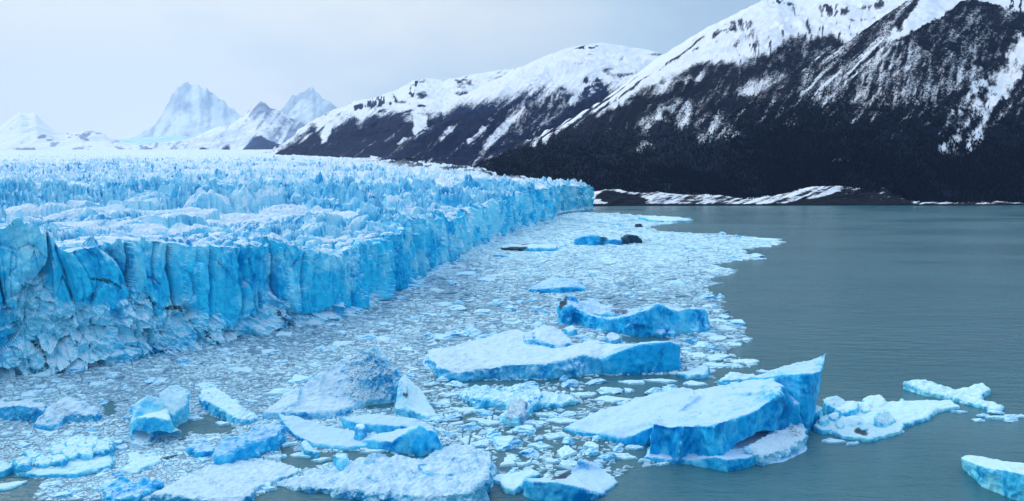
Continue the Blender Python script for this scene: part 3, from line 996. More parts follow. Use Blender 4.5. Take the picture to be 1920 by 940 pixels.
def snow_7(px, py, t, X, Y, Z, nz, hollow):
    s = 0.95 - 0.75 * sstep(0.05, 0.4, fbm(px / 20, py / 8, o=4, s=131)) * sstep(232, 256, py)
    s -= 0.5 * sstep(0.2, 0.4, fbm((px + py) / 9, (px - py) / 22, o=3, s=132)) * (py < 226)
    return s, np.zeros(px.shape)


SKY_7 = [(-300, 236), (-160, 222), (-60, 240), (0, 238), (20, 222), (36, 210), (52, 214), (66, 212), (80, 228), (100, 244), (122, 252), (150, 250), (176, 247), (196, 254), (212, 266), (240, 274), (330, 284)]
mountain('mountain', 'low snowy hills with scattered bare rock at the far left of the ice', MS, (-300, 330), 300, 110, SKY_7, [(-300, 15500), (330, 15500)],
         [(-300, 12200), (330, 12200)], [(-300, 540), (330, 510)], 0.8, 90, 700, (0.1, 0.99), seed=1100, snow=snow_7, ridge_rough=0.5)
# the blue ice fall that feeds the glacier
SKY_8 = [(100, 286), (190, 270), (220, 262), (300, 256), (340, 254), (380, 262), (420, 282)]
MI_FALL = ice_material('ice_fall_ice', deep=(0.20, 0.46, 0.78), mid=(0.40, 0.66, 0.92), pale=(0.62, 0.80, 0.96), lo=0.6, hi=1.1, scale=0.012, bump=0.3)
fall, _ = mountain('ice_fall', 'pale blue ice fall descending to the glacier under the misty peaks', MI_FALL, (100, 430), 160, 90, SKY_8, [(100, 24000), (430, 24000)],
                   [(100, 16500), (430, 16500)], 700, 1.0, 60, 300, (0.1, 0.99), seed=1200, snow=lambda px, py, t, X, Y, Z, nz, h: (px * 0, px * 0))
fall['category'] = 'ice fall'

# ------------------------------------------------------------------ the far shore: ice-scoured rocks under snow
MSH = mountain_material('shore_rock', rock=(0.010, 0.013, 0.022), wood=(0.008, 0.010, 0.018), fine=0.14, coarse=0.03, stretch=(0.45, 1.0, 2.4), amp=1.3)
SHORE = [(1060, 372), (1100, 366), (1118, 360), (1135, 356), (1160, 357), (1185, 362), (1200, 364), (1235, 360), (1270, 367), (1310, 368), (1340, 366), (1380, 370), (1420, 369), (1450, 367), (1475, 363), (1500, 356),
         (1530, 351), (1560, 349), (1590, 351), (1620, 354), (1660, 352), (1690, 360), (1705, 374), (1720, 378), (1750, 378), (1780, 380), (1830, 381), (1900, 381), (2100, 381)]


def snow_s(px, py, t, X, Y, Z, nz, hollow):
    s = 0.62 + 0.30 * (nz - 0.8) + 0.85 * fbm((px * 0.35 + py) / 4, px / 26, o=5, s=141, g=0.6)
    s -= 0.9 * pmask(px, py, [[(1115, 372), (1130, 358), (1160, 360), (1190, 366), (1215, 374), (1200, 384), (1150, 382)], [(1540, 370), (1580, 360), (1620, 352), (1690, 352), (1715, 384), (1500, 386)],
                              [(1450, 384), (1500, 374), (1540, 372), (1540, 388), (1450, 388)]], wob=4, seed=45)
    s += 0.5 * sstep(0.1, 0.4, fbm(px / 14, py / 2.2, o=3, s=142)) * (px > 1560)
    s -= 0.9 * sstep(381.5, 384, py) + 0.25 * (px > 1720)
    return s, np.zeros(px.shape)


shore, _ = mountain('shore', 'low rocky far shore half covered with snow', MSH, (1050, 2100), 620, 60, SHORE, [(1050, 2190), (1560, 2210), (2100, 2170)],
                    [(1050, 2020), (1400, 2075), (1700, 2075), (2100, 2080)], -3.0, 0.75, 11, 60, (0.9, 0.4), back=0.8, seed=1300, snow=snow_s, ridge_rough=0.6)
shore['category'] = 'shore'


# ------------------------------------------------------------------ the wood on the slopes
def forest():
    tv, tf = [], []
    pts = []
    for (X, Y, Z, ppx, ppy, sn, wd, rows), n in ((DA, 46000), (DB, 62000)):
        Xc, Yc, Zc = X[:rows], Y[:rows], Z[:rows]
        i = rng.random(n * 3) * (rows - 1.001)
        j = rng.random(n * 3) * (X.shape[1] - 1.001)
        i0, j0 = i.astype(int), j.astype(int)
        a, b = i - i0, j - j0

        def bl(M):
            return (M[i0, j0] * (1 - a) * (1 - b) + M[i0 + 1, j0] * a * (1 - b) + M[i0, j0 + 1] * (1 - a) * b + M[i0 + 1, j0 + 1] * a * b)
        x, y, z, px, py, s, w = (bl(M) for M in (Xc, Yc, Zc, ppx, ppy, sn, wd))
        clump = fbm(x / 60, y / 60, o=3, s=151)
        low = sstep(140, 330, py)
        dens = np.clip((0.40 + 0.60 * low) * (1.0 - 1.15 * np.clip(s, 0, 1)) * w * (0.75 + 0.8 * clump), 0, 1)
        k = (rng.random(len(x)) < dens) & (px > 880) & (px < 1990) & (py > -20)
        pts.append(np.stack([x, y, z, low], 1)[k][:n])
    p = np.concatenate(pts)
    n = len(p)
    h = (4.5 + 5.5 * rng.random(n)) * (0.75 + 0.6 * p[:, 3])
    r = h * (0.22 + 0.12 * rng.random(n))
    a0 = rng.random(n) * 6.28
    V = np.zeros((n, 5, 3))
    for q in range(4):
        a = a0 + q * 1.571
        rr = r * (0.75 + 0.5 * rng.random(n))
        V[:, q, 0] = p[:, 0] + rr * np.cos(a)
        V[:, q, 1] = p[:, 1] + rr * np.sin(a)
        V[:, q, 2] = p[:, 2] + h * (-0.1 + 0.3 * rng.random(n))
    V[:, 4] = p[:, :3] + np.stack([r * 0.3 * rng.standard_normal(n), r * 0.3 * rng.standard_normal(n), h], 1)
    base = np.array([[0, 1, 4], [1, 2, 4], [2, 3, 4], [3, 0, 4]])
    Fc = (np.arange(n)[:, None, None] * 5 + base[None]).reshape(-1, 3)
    tone = np.repeat(rng.random(n), 5)
    M = Mat('forest_foliage')
    col = M.mix(M.attr('tone'), (0.002, 0.006, 0.020), (0.008, 0.014, 0.040))
    o = obj('forest', np_mesh('forest', V.reshape(-1, 3), Fc, False, {'tone': tone}), M.done(col, 0.9, 0.05))
    tag(o, 'dark beech wood covering the mountain slopes above the lake', 'forest', None, 'stuff')


forest()

# ------------------------------------------------------------------ the air
HM = bpy.data.materials.new('haze_air')
HM.use_nodes = True
nt = HM.node_tree
nt.nodes.clear()
ho = N(nt, 'ShaderNodeOutputMaterial')
hv = N(nt, 'ShaderNodeVolumePrincipled')
hv.inputs['Color'].default_value = (0.52, 0.75, 1.0, 1)
hv.inputs['Density'].default_value = 1.1e-5
hv.inputs['Anisotropy'].default_value = 0.25
nt.links.new(hv.outputs[0], ho.inputs['Volume'])
hx0, hx1, hy0, hy1, hz0, hz1 = -42000, 22000, -7000, 63000, -30, 9500
hz = obj('haze', np_mesh('haze', [(hx0, hy0, hz0), (hx1, hy0, hz0), (hx1, hy1, hz0), (hx0, hy1, hz0), (hx0, hy0, hz1), (hx1, hy0, hz1), (hx1, hy1, hz1), (hx0, hy1, hz1)],
                         [[3, 2, 1, 0], [4, 5, 6, 7], [0, 1, 5, 4], [1, 2, 6, 5], [2, 3, 7, 6], [3, 0, 4, 7]]), HM)
tag(hz, 'thin cold haze in the air over the lake and ice', 'haze', None, 'stuff')

# ------------------------------------------------------------------ icebergs
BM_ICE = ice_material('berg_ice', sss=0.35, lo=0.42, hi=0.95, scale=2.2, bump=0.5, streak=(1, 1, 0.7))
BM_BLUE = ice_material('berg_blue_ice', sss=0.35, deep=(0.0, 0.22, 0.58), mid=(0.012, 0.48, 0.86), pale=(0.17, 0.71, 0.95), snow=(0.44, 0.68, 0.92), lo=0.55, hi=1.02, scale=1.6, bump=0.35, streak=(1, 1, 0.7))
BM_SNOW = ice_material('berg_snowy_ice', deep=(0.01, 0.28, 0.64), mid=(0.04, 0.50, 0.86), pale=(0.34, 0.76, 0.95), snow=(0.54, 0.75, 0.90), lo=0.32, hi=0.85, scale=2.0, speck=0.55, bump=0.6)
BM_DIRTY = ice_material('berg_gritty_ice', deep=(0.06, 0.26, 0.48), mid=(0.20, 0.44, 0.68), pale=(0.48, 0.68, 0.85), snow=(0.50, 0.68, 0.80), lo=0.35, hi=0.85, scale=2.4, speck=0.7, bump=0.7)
from mathutils import Vector
from mathutils.geometry import tessellate_polygon, delaunay_2d_cdt


def cap_tris(ring):
    """well shaped triangles over an outline seen from above"""
    n = len(ring)
    try:
        r = delaunay_2d_cdt([Vector((p[0], p[1])) for p in ring], [(i, (i + 1) % n) for i in range(n)], [], 1, 1e-5)
        if len(r[0]) == n and len(r[2]) == n - 2:
            back = [o[0] for o in r[3]]
            return [tuple(back[i] for i in f) for f in r[2]]
    except Exception:
        pass
    return tessellate_polygon([[Vector((a, b, 0)) for a, b, c in ring]])


def lump_mesh(pts, down=2.5):
    """closed block of ice: (px, py) of a corner of its top and (bx, by) of the water line below it"""
    top, bot = [], []
    for p in pts:
        px, py, bx, by = p[:4]
        X0, Y0, _ = at_z(bx, by)
        X1, Y1, Z1 = at_y(px, py, Y0 + (p[4] if len(p) > 4 else 0.0))
        top.append((float(X1), float(Y1), max(float(Z1), 0.15)))
        bot.append((float(X0), float(Y0), -down))
    n = len(pts)
    V = top + bot
    tri = cap_tris(top)
    area = sum(top[i][0] * top[(i + 1) % n][1] - top[(i + 1) % n][0] * top[i][1] for i in range(n))
    fs = []
    for a, b, c in tri:
        A_, B_, C_ = (Vector(top[k]) for k in (a, b, c))
        if ((B_ - A_).cross(C_ - A_)).z < 0:
            b, c = c, b
        fs.append((a, b, c))
    btri = tessellate_polygon([[Vector((a, b, 0)) for a, b, c in bot]])
    for a, b, c in btri:
        A_, B_, C_ = (Vector(bot[k]) for k in (a, b, c))
        if ((B_ - A_).cross(C_ - A_)).z > 0:
            b, c = c, b
        fs.append((n + a, n + b, n + c))
    for i in range(n):
        j = (i + 1) % n
        if area > 0:
            fs += [(n + i, n + j, j), (n + i, j, i)]
        else:
            fs += [(i, j, n + j), (i, n + j, n + i)]
    return V, fs


def chunk(px, by, w, h, rnd=random, k=7, deep=0.45):
    """a small loose block standing on the water: width and height in photograph pixels"""
    pts = []
    a0 = rnd.random() * 6.28
    for i in range(k):
        a = -(a0 + 6.2832 * i / k + rnd.uniform(-0.25, 0.25))
        c, s = math.cos(a), math.sin(a)
        rr = rnd.uniform(0.8, 1.15)
        bx = px + 0.5 * w * rr * c
        y = by - w * deep * 0.5 * (1 - s * rr) * (by - 335) / 500
        pts.append((px + 0.42 * w * rr * c * rnd.uniform(0.7, 1.0), y - h * rnd.uniform(0.7, 1.15), bx, y))
    return pts


def fuse(lumps, voxel):
    """lumps grown together into one continuous surface"""
    V, Fc = [], []
    for l in lumps:
        v, f = lump_mesh(l)
        Fc += [tuple(i + len(V) for i in t) for t in f]
        V += v
    me = np_mesh('tmp', V, Fc)
    o = bpy.data.objects.new('tmp', me)
    COL.objects.link(o)
    tmp = [o]
    m = o.modifiers.new('r', 'REMESH')
    m.mode = 'VOXEL'
    m.voxel_size = voxel
    dg = bpy.context.evaluated_depsgraph_get()
    ev = o.evaluated_get(dg)
    em = ev.to_mesh()
    n = len(em.vertices)
    co_ = np.empty(n * 3, np.float32)
    em.vertices.foreach_get('co', co_)
    nl = len(em.loops)
    li = np.empty(nl, np.int32)
    em.loops.foreach_get('vertex_index', li)
    em.polygons.foreach_get
    ls = np.empty(len(em.polygons), np.int32)
    em.polygons.foreach_get('loop_total', ls)
    ev.to_mesh_clear()
    for t in tmp:
        md = t.data
        bpy.data.objects.remove(t)
        bpy.data.meshes.remove(md)
    q = li.reshape(-1, 4) if (ls == 4).all() else li.reshape(-1, 3)
    return co_.reshape(-1, 3).astype(float), q


def hollow_out(v, q, cuts):
    """melted hollows: the face inside each ellipsoid is set back to the far side of it"""
    for c in cuts:
        b = np.array([at_z(p[2], p[3]) for p in c[:-2]], float)
        lo, hi = b.min(0), b.max(0)
        cx, cy, cz = (lo[0] + hi[0]) / 2, (lo[1] + hi[1]) / 2, (c[-2] + c[-1]) / 2
        rx, ry, rz = max(hi[0] - lo[0], 0.5) / 2, max(hi[1] - lo[1], 0.5) / 2, (c[-1] - c[-2]) / 2
        e = 1 - ((v[:, 0] - cx) / rx) ** 2 - ((v[:, 2] - cz) / rz) ** 2
        back = cy + ry * np.sqrt(np.clip(e, 0, 1))
        front = cy - ry * np.sqrt(np.clip(e, 0, 1))
        m = (e > 0) & (v[:, 1] > front - 2.5) & (v[:, 1] < back)
        v[m, 1] = back[m]
    return relax(v, q, 2) if cuts else v


def vnormals(v, q):
    a, b = v[q[:, 2]] - v[q[:, 0]], v[q[:, 3 if q.shape[1] == 4 else 1]] - v[q[:, 1 if q.shape[1] == 4 else 0]]
    n = np.cross(a, b)
    r = np.zeros_like(v)
    for k in range(q.shape[1]):
        np.add.at(r, q[:, k], n)
    return r / (np.linalg.norm(r, axis=1, keepdims=True) + 1e-9)


def relax(v, q, it):
    for _ in range(it):
        acc = np.zeros_like(v)
        cnt = np.zeros(len(v))
        for k in range(q.shape[1]):
            j = q[:, (k + 1) % q.shape[1]]
            np.add.at(acc, q[:, k], v[j])
            np.add.at(cnt, q[:, k], 1)
        v = 0.5 * v + 0.5 * acc / np.maximum(cnt, 1)[:, None]
    return v


def carve(v, q, amp, size, seed, soft=2, flat=0.55, fine=0.25):
    """melt scallops with sharp crests, and a fine rough skin"""
    v = relax(v, q, soft)
    n = vnormals(v, q)
    k = 1 - flat * np.clip(n[:, 2], 0, 1) ** 2
    x, y, z = (v / size).T
    wob = np.stack([vnoise(x, y, z, seed + i) for i in (1, 2, 3)], 1) * 0.5
    d = fbm(x + wob[:, 0], y + wob[:, 1], z * 0.8 + wob[:, 2], o=3, s=seed + 5, ridged=True)
    d2 = fbm(x * 3.7, y * 3.7, z * 3.7, o=3, s=seed + 9)
    d0 = fbm(x * 0.35 + 5, y * 0.35, z * 0.35, o=2, s=seed + 13)
    # melt scallops: hollows that meet in sharp crests
    c1 = worley3(x * 1.1 + wob[:, 0], y * 1.1 + wob[:, 1], z * 0.9 + wob[:, 2], seed + 17) ** 2
    c2 = worley3(x * 2.9 + wob[:, 1], y * 2.9 + wob[:, 2], z * 2.6 + wob[:, 0], seed + 19) ** 2
    k2 = 1 - 0.6 * flat * np.clip(n[:, 2], 0, 1) ** 2
    v = v + n * (1.0 * amp * k * (d - 0.2) + 1.6 * amp * k2 * (c1 - 0.3) + 0.65 * amp * k2 * (c2 - 0.3) + 1.3 * amp * fine * d2 + 1.2 * amp * k * d0)[:, None]
    # the sea has bitten a notch at the water line
    return v


def cross_tris(q):
    return q


BERGS = []
VOX = 0.0020


def berg(label, lumps, mat=None, parts=(), name='iceberg', cat='iceberg', group=None, amp=0.6, size=6.0, seed=0, white=0.1, dirt=(), cuts=(), whites=(), soft=2, vox=1.0, flat=0.55, fine=0.25):
    ys = [p[3] for l in lumps for p in l]
    xs = [p[2] for l in lumps for p in l]
    X, Y, _ = at_z(sum(xs) / len(xs), sum(ys) / len(ys))
    voxel = max(0.2, VOX * float(Y) * vox)
    org = np.array([float(X), float(Y), 0.0])

    def make(nm, lps, mt, par, wh, dr, ct, am, sz, sd, sf):
        v, q = fuse(lps, voxel)
        v = carve(v, q, am, sz, seed + sd, sf, flat, fine)
        v = hollow_out(v, q, ct)
        px, py = to_px(v[:, 0], v[:, 1], v[:, 2])
        dd = np.zeros(len(v))
        for d in dr:
            xx = px + 9 * fbm(px / 12, py / 8, o=3, s=sd + 3)
            yy = py + 6 * fbm(px / 12, py / 8, o=3, s=sd + 33)
            dd = np.maximum(dd, in_poly(xx, yy, d[0]) * d[1])
        if len(dr):
            dd = relax(dd[:, None], q, 8)[:, 0]
        w = wh + 0.45 * fbm(v[:, 0] / 7, v[:, 1] / 7, v[:, 2] / 4, o=3, s=sd + 4)
        for wp in (whites if par is None else ()):
            a_ = in_poly(px + 8 * fbm(px / 14, py / 10, o=3, s=3), py, wp[0]) * wp[1]
            w = w + relax(a_[:, None], q, 14)[:, 0]
        o = obj(nm, np_mesh(nm, v - org, q, False, {'white': w, 'dirt': dd}), mt, par)
        return o
    o = make(name, lumps, mat or BM_ICE, None, white, dirt, cuts, amp, size, 0, soft)
    o.location = org
    for pi_, p in enumerate(parts):
        c = dict(mat=mat or BM_ICE, white=white, dirt=(), cuts=(), amp=amp, size=size, soft=soft, label=None)
        c.update(p[2] if len(p) > 2 else {})
        po = make(p[0], p[1], c['mat'], o, c['white'], c['dirt'], c['cuts'], c['amp'], c['size'], 50 + 7 * pi_, c['soft'])
        if c['label']:
            po['label'] = c['label']
    tag(o, label, cat, group)
    BERGS.append(o)
    return o


# the great tilted berg
berg('huge tilted blue iceberg with a sharp spire at its right end',
     [[(1223, 793, 1210, 862), (1252, 799, 1236, 860), (1284, 797, 1264, 872), (1308, 799, 1296, 862), (1338, 800, 1338, 878), (1350, 790, 1356, 876), (1380, 784, 1376, 856), (1415, 771, 1402, 850), (1438, 755, 1428, 838), (1459, 740, 1448, 836),
       (1466, 724, 1462, 824), (1488, 762, 1486, 818), (1512, 752, 1508, 806), (1507, 700, 1520, 796), (1500, 690, 1518, 792),
       (1440, 704, 1470, 786), (1351, 722, 1372, 782), (1290, 736, 1300, 778), (1240, 770, 1248, 806)],
      [(1296, 728, 1306, 778), (1204, 740, 1214, 768), (1160, 759, 1166, 774), (1105, 778, 1108, 785), (1061, 803, 1061, 806), (1120, 812, 1120, 822),
       (1172, 822, 1172, 834), (1216, 803, 1210, 836), (1262, 778, 1264, 826), (1310, 742, 1316, 800)]],
     BM_BLUE, [('ice_spire', [[(1405, 708, 1430, 780), (1444, 696, 1460, 782), (1482, 683, 1486, 784), (1512, 676, 1504, 784), (1536, 669, 1512, 784), (1549, 661, 1519, 786), (1547, 674, 1521, 792), (1541, 694, 1519, 800), (1524, 700, 1512, 812), (1500, 700, 1500, 810), (1470, 702, 1478, 800), (1430, 710, 1440, 792)]], dict(amp=0.5, size=5)),
               ('rubble_shelf', [[(1399, 838, 1404, 866), (1440, 815, 1440, 840), (1494, 796, 1494, 824), (1512, 806, 1514, 826), (1508, 822, 1512, 842), (1460, 846, 1464, 864), (1428, 856, 1430, 874)],
                                 chunk(1425, 852, 34, 17), chunk(1450, 842, 38, 22), chunk(1478, 832, 38, 24), chunk(1498, 822, 30, 20), chunk(1440, 864, 34, 14), chunk(1470, 852, 34, 14), chunk(1495, 840, 30, 14)],
                dict(mat=BM_SNOW, amp=0.7, size=2.4, white=0.3, soft=1, dirt=[([(1470, 800), (1500, 795), (1505, 818), (1475, 825)], 0.35)], label='dirty white rubble shelf under the overhanging front')),
               ('awash_foot', [[(1428, 872, 1428, 873), (1470, 866, 1470, 867), (1512, 846, 1512, 847), (1516, 838, 1516, 839), (1500, 836, 1500, 837), (1440, 858, 1440, 859)]], dict(amp=0.1, size=4)),
               ('foot_ledge', [[(1208, 856, 1207, 865), (1245, 860, 1245, 868), (1300, 862, 1300, 871), (1340, 856, 1338, 881), (1362, 862, 1366, 886), (1398, 858, 1400, 878), (1424, 852, 1426, 868), (1420, 840, 1420, 856), (1340, 836, 1340, 850), (1220, 840, 1220, 850)]],
                dict(amp=0.45, size=4, white=0.3))],
     cuts=[[(0, 0, 1392, 872), (0, 0, 1440, 862), (0, 0, 1466, 840), (0, 0, 1452, 822), (0, 0, 1404, 838), 1.2, 4.4]], amp=1.2, size=9, seed=10, soft=3, white=0.0, dirt=[([(1061, 803), (1204, 742), (1300, 728), (1330, 740), (1216, 806), (1172, 826)], 0.17)], whites=[([(1061, 800), (1204, 738), (1310, 720), (1360, 730), (1216, 806), (1172, 828)], 0.5)], flat=0.75, fine=0.2)
# wide flat one in the middle
berg('wide flat topped iceberg with snowy speckled top and tall deep blue right end',
     [[(797, 664, 789, 682), (828, 690, 830, 711), (859, 699, 862, 716), (919, 690, 919, 712), (950, 684, 950, 713), (1025, 681, 1030, 711), (1094, 664, 1090, 704), (1131, 673, 1135, 701), (1169, 656, 1165, 700), (1200, 646, 1200, 700),
       (1256, 641, 1250, 696), (1276, 648, 1273, 693), (1268, 643, 1282, 680), (1210, 643, 1214, 672), (1137, 645, 1140, 662), (1075, 642, 1078, 652), (1020, 630, 1022, 640), (966, 618, 966, 625), (903, 634, 903, 639), (856, 647, 856, 653), (803, 658, 803, 666)], chunk(1000, 660, 60, 22)],
     BM_SNOW, [('blue_end', [[(1131, 672, 1135, 702), (1169, 656, 1165, 702), (1200, 645, 1200, 702), (1256, 640, 1250, 698), (1277, 648, 1275, 694), (1268, 641, 1280, 684), (1212, 642, 1216, 682), (1150, 656, 1155, 688)]], dict(mat=BM_BLUE, amp=0.6, size=8, white=-0.1, label='tall smooth deep blue right end')),
               ('snow_block', [[(1020, 607, 1022, 642), (1053, 617, 1054, 645), (1073, 640, 1074, 660), (1047, 647, 1048, 668), (1009, 637, 1010, 660), (994, 619, 996, 640)]]), ('ice_hummock', [chunk(1110, 667, 40, 22)]), ('ice_hummock', [chunk(1150, 655, 44, 18)])],
     amp=1.2, size=8, seed=20, white=0.15, dirt=[([(805, 668), (870, 660), (930, 680), (870, 698), (830, 690)], 0.25)], flat=0.75)
# horseshoe
berg('horseshoe shaped blue iceberg with a dark streaked peak at its left end',
     [[(1067, 569, 1067, 608), (1099, 588, 1092, 614), (1134, 597, 1134, 622), (1163, 596, 1165, 626), (1197, 584, 1205, 632), (1217, 579, 1222, 631), (1234, 569, 1238, 628), (1251, 576, 1256, 628), (1265, 586, 1268, 628), (1270, 581, 1280, 627),
       (1290, 577, 1296, 626), (1320, 580, 1322, 620), (1324, 584, 1330, 610), (1290, 576, 1290, 606), (1262, 583, 1262, 610), (1234, 570, 1234, 612), (1200, 584, 1200, 614), (1163, 594, 1163, 614), (1134, 595, 1134, 611), (1100, 584, 1104, 604), (1082, 572, 1084, 600)],
      chunk(1240, 634, 22, 9), chunk(1262, 633, 20, 9), chunk(1300, 628, 26, 10), chunk(1322, 622, 24, 10)],
     BM_BLUE, [('streaked_peak', [[(1046, 573, 1044, 604), (1052, 562, 1050, 596), (1062, 548, 1062, 592), (1074, 560, 1080, 590), (1090, 570, 1096, 592), (1090, 586, 1092, 606), (1067, 572, 1067, 610)]], dict(dirt=[([(1046, 574), (1058, 552), (1064, 548), (1066, 566), (1054, 584)], 0.8)], label='peak streaked black with dirt')),
               ('back_wall', [[(1080, 564, 1082, 590), (1113, 562, 1114, 586), (1145, 574, 1147, 592), (1152, 588, 1153, 598), (1122, 590, 1122, 599), (1096, 584, 1094, 602)],
      [(1146, 580, 1148, 593), (1176, 579, 1178, 592), (1204, 583, 1206, 597), (1202, 592, 1203, 604), (1150, 590, 1150, 600)]], dict(dirt=[([(1144, 580), (1176, 578), (1178, 592), (1150, 594)], 0.55)]))],
     amp=1.4, size=10, seed=30, white=0.15, fine=0.2)
# snowy pyramid with its slab
berg('snowy pyramid iceberg with dark speckled flank joined to a thin leaning slab',
     [[(495, 774, 493, 785), (540, 772, 537, 784), (590, 774, 589, 785), (640, 769, 640, 780), (668, 758, 668, 767), (700, 748, 702, 759), (736, 744, 738, 756), (757, 702, 760, 752), (745, 690, 752, 748), (702, 649, 708, 744), (676, 656, 680, 744), (644, 673, 648, 746),
       (609, 691, 612, 750), (563, 725, 562, 760), (540, 735, 530, 764), (515, 756, 508, 772)],
      [(540, 736, 545, 765), (563, 726, 565, 765), (560, 752, 560, 778), (530, 766, 530, 782)]],
     BM_SNOW, [('leaning_slab', [[(746, 712, 741, 768), (757, 699, 766, 744), (789, 729, 797, 760), (820, 778, 823, 783), (802, 782, 802, 789), (770, 768, 772, 784), (742, 766, 745, 778)]], dict(mat=BM_ICE, amp=0.3, size=4, dirt=[([(755, 735), (768, 735), (766, 748), (756, 746)], 0.9)]))],
     amp=0.9, size=6, seed=40, white=0.42, dirt=[([(652, 672), (700, 655), (748, 700), (736, 744), (668, 762), (640, 740)], 0.35)], soft=2, flat=0.4)
# boat shaped
berg('boat shaped iceberg with smooth white left deck and blue hollow right end',
     [[(519, 773, 530, 797), (530, 792, 537, 808), (548, 813, 554, 822), (586, 830, 590, 838), (651, 838, 651, 845), (705, 833, 705, 841), (724, 822, 722, 830), (660, 808, 660, 816), (613, 799, 612, 812), (560, 782, 560, 803)],
      [(680, 824, 680, 838), (735, 827, 735, 848), (774, 803, 776, 853), (786, 796, 790, 856), (815, 808, 822, 850), (838, 840, 841, 844), (812, 800, 822, 826), (770, 800, 775, 826), (700, 814, 700, 828)]],
     BM_BLUE, [('back_wing', [[(636, 780, 640, 801), (670, 778, 672, 800), (709, 776, 712, 800), (774, 784, 778, 806), (812, 797, 814, 813), (770, 800, 772, 817), (700, 796, 702, 814), (655, 791, 655, 807)]], dict(amp=0.4, size=4)),
               ('broken_lip', [[(563, 828, 566, 850), (575, 822, 578, 846), (586, 836, 590, 852), (602, 846, 603, 856), (590, 850, 592, 859), (572, 843, 575, 857)]], dict(mat=BM_ICE, amp=0.3, size=2))],
     amp=0.7, size=6, seed=50, white=0.3, flat=0.8, fine=0.15)
berg('rounded ice boulder lying on the boat shaped iceberg', [chunk(674, 834, 34, 34, k=9)], BM_ICE, name='ice_boulder', cat='ice boulder', amp=0.3, size=2.5, seed=55, soft=5, white=0.3)
berg('low rough snowy ice slab along the lower edge of the ice jam',
     [[(517, 909, 517, 913), (575, 914, 575, 923), (650, 917, 650, 932), (710, 924, 710, 945), (800, 930, 800, 958), (880, 925, 880, 962), (914, 893, 918, 936), (924, 866, 929, 892), (916, 846, 920, 858), (874, 832, 875, 842), (843, 838, 842, 846), (797, 852, 797, 860),
       (690, 857, 690, 865), (640, 871, 640, 878), (575, 885, 575, 891)],
      [(780, 868, 782, 895), (830, 855, 832, 882), (880, 852, 884, 880), (900, 880, 902, 905), (850, 890, 852, 918), (800, 885, 800, 912)], chunk(700, 915, 60, 18), chunk(760, 930, 60, 22), chunk(850, 945, 60, 22)],
     BM_SNOW, amp=1.0, size=4.5, seed=60, white=0.3, flat=0.1, fine=0.4, soft=1)
berg('small round ice boulder on the left end of the low rough slab', [chunk(640, 888, 34, 24, k=9)], BM_ICE, name='ice_boulder', cat='ice boulder', amp=0.35, size=2, seed=65, soft=3, white=0.2)
berg('angular iceberg with a white pointed deck and a smooth blue front',
     [[(982, 897, 984, 928), (1002, 902, 1008, 938), (1044, 904, 1050, 944), (1077, 911, 1085, 941), (1112, 923, 1112, 935), (1129, 926, 1130, 931), (1158, 903, 1159, 907), (1134, 882, 1137, 893), (1110, 866, 1113, 886), (1086, 858, 1090, 888), (1068, 884, 1071, 897), (1033, 895, 1034, 904)]],
     BM_BLUE, amp=0.5, size=6, seed=70, white=0.35, dirt=[([(1028, 898), (1060, 880), (1068, 868), (1072, 882), (1062, 898), (1036, 902)], 0.75)], flat=0.7, fine=0.12)
berg('small rounded blue ice lump beside the pointed white deck', [[(916, 897, 918, 906), (935, 888, 936, 897), (972, 884, 973, 893), (991, 875, 993, 886), (1017, 886, 1018, 893), (984, 897, 985, 904), (979, 908, 979, 922), (963, 917, 964, 930), (946, 912, 946, 925), (934, 900, 934, 910)]],
     BM_ICE, amp=0.45, size=3, seed=75, white=0.3, cuts=[[(0, 0, 938, 904), (0, 0, 968, 902), (0, 0, 968, 909), (0, 0, 938, 911), 0.4, 6.0]])
berg('flat snow crusted slab with a blue front edge at the bottom left',
     [[(285, 924, 285, 938), (330, 927, 330, 952), (380, 938, 380, 968), (440, 940, 440, 962), (473, 926, 475, 940), (485, 911, 486, 920), (522, 896, 524, 904), (563, 882, 565, 887), (552, 873, 553, 878), (514, 861, 514, 866), (468, 861, 468, 867), (419, 862, 418, 868), (373, 879, 372, 886), (320, 908, 318, 914)]],
     BM_SNOW, amp=0.5, size=4, seed=80, white=0.3, flat=0.3, fine=0.5)
berg('bright blue ridge of ice with a low stub on its left',
     [[(395, 858, 398, 877), (407, 828, 402, 869), (427, 815, 425, 858), (453, 811, 455, 850), (483, 799, 486, 838), (519, 791, 524, 828), (532, 801, 533, 832), (520, 814, 523, 843), (490, 828, 493, 853), (455, 842, 457, 866), (425, 858, 422, 878)],
      chunk(455, 868, 26, 9), chunk(478, 861, 26, 10), chunk(500, 852, 24, 9)],
     BM_BLUE, [('low_stub', [[(355, 838, 356, 854), (362, 829, 364, 848), (404, 834, 402, 846), (400, 845, 398, 857), (370, 848, 370, 858)]])], amp=0.8, size=4.5, seed=90, white=0.1, fine=0.3)
berg('upright blue iceberg with a melted cave in its foot and a taller block behind',
     [[(243, 794, 239, 820), (250, 758, 253, 808), (276, 738, 280, 803), (297, 741, 302, 800), (312, 768, 322, 802), (322, 786, 330, 826), (316, 788, 323, 836), (288, 780, 288, 834), (256, 782, 255, 830)],
      chunk(262, 806, 34, 18), chunk(285, 812, 26, 20)],
     BM_ICE, [('upper_block', [[(297, 736, 302, 794), (317, 723, 322, 782), (334, 718, 338, 778), (356, 732, 356, 780), (350, 760, 351, 790), (325, 780, 326, 802), (300, 765, 303, 805)]])], amp=0.4, size=5, seed=100, white=0.12, cuts=[[(0, 0, 292, 838), (0, 0, 320, 842), (0, 0, 318, 822), (0, 0, 300, 816), -1.0, 3.6], [(0, 0, 256, 834), (0, 0, 274, 836), (0, 0, 272, 820), (0, 0, 258, 818), 0.8, 3.2]])
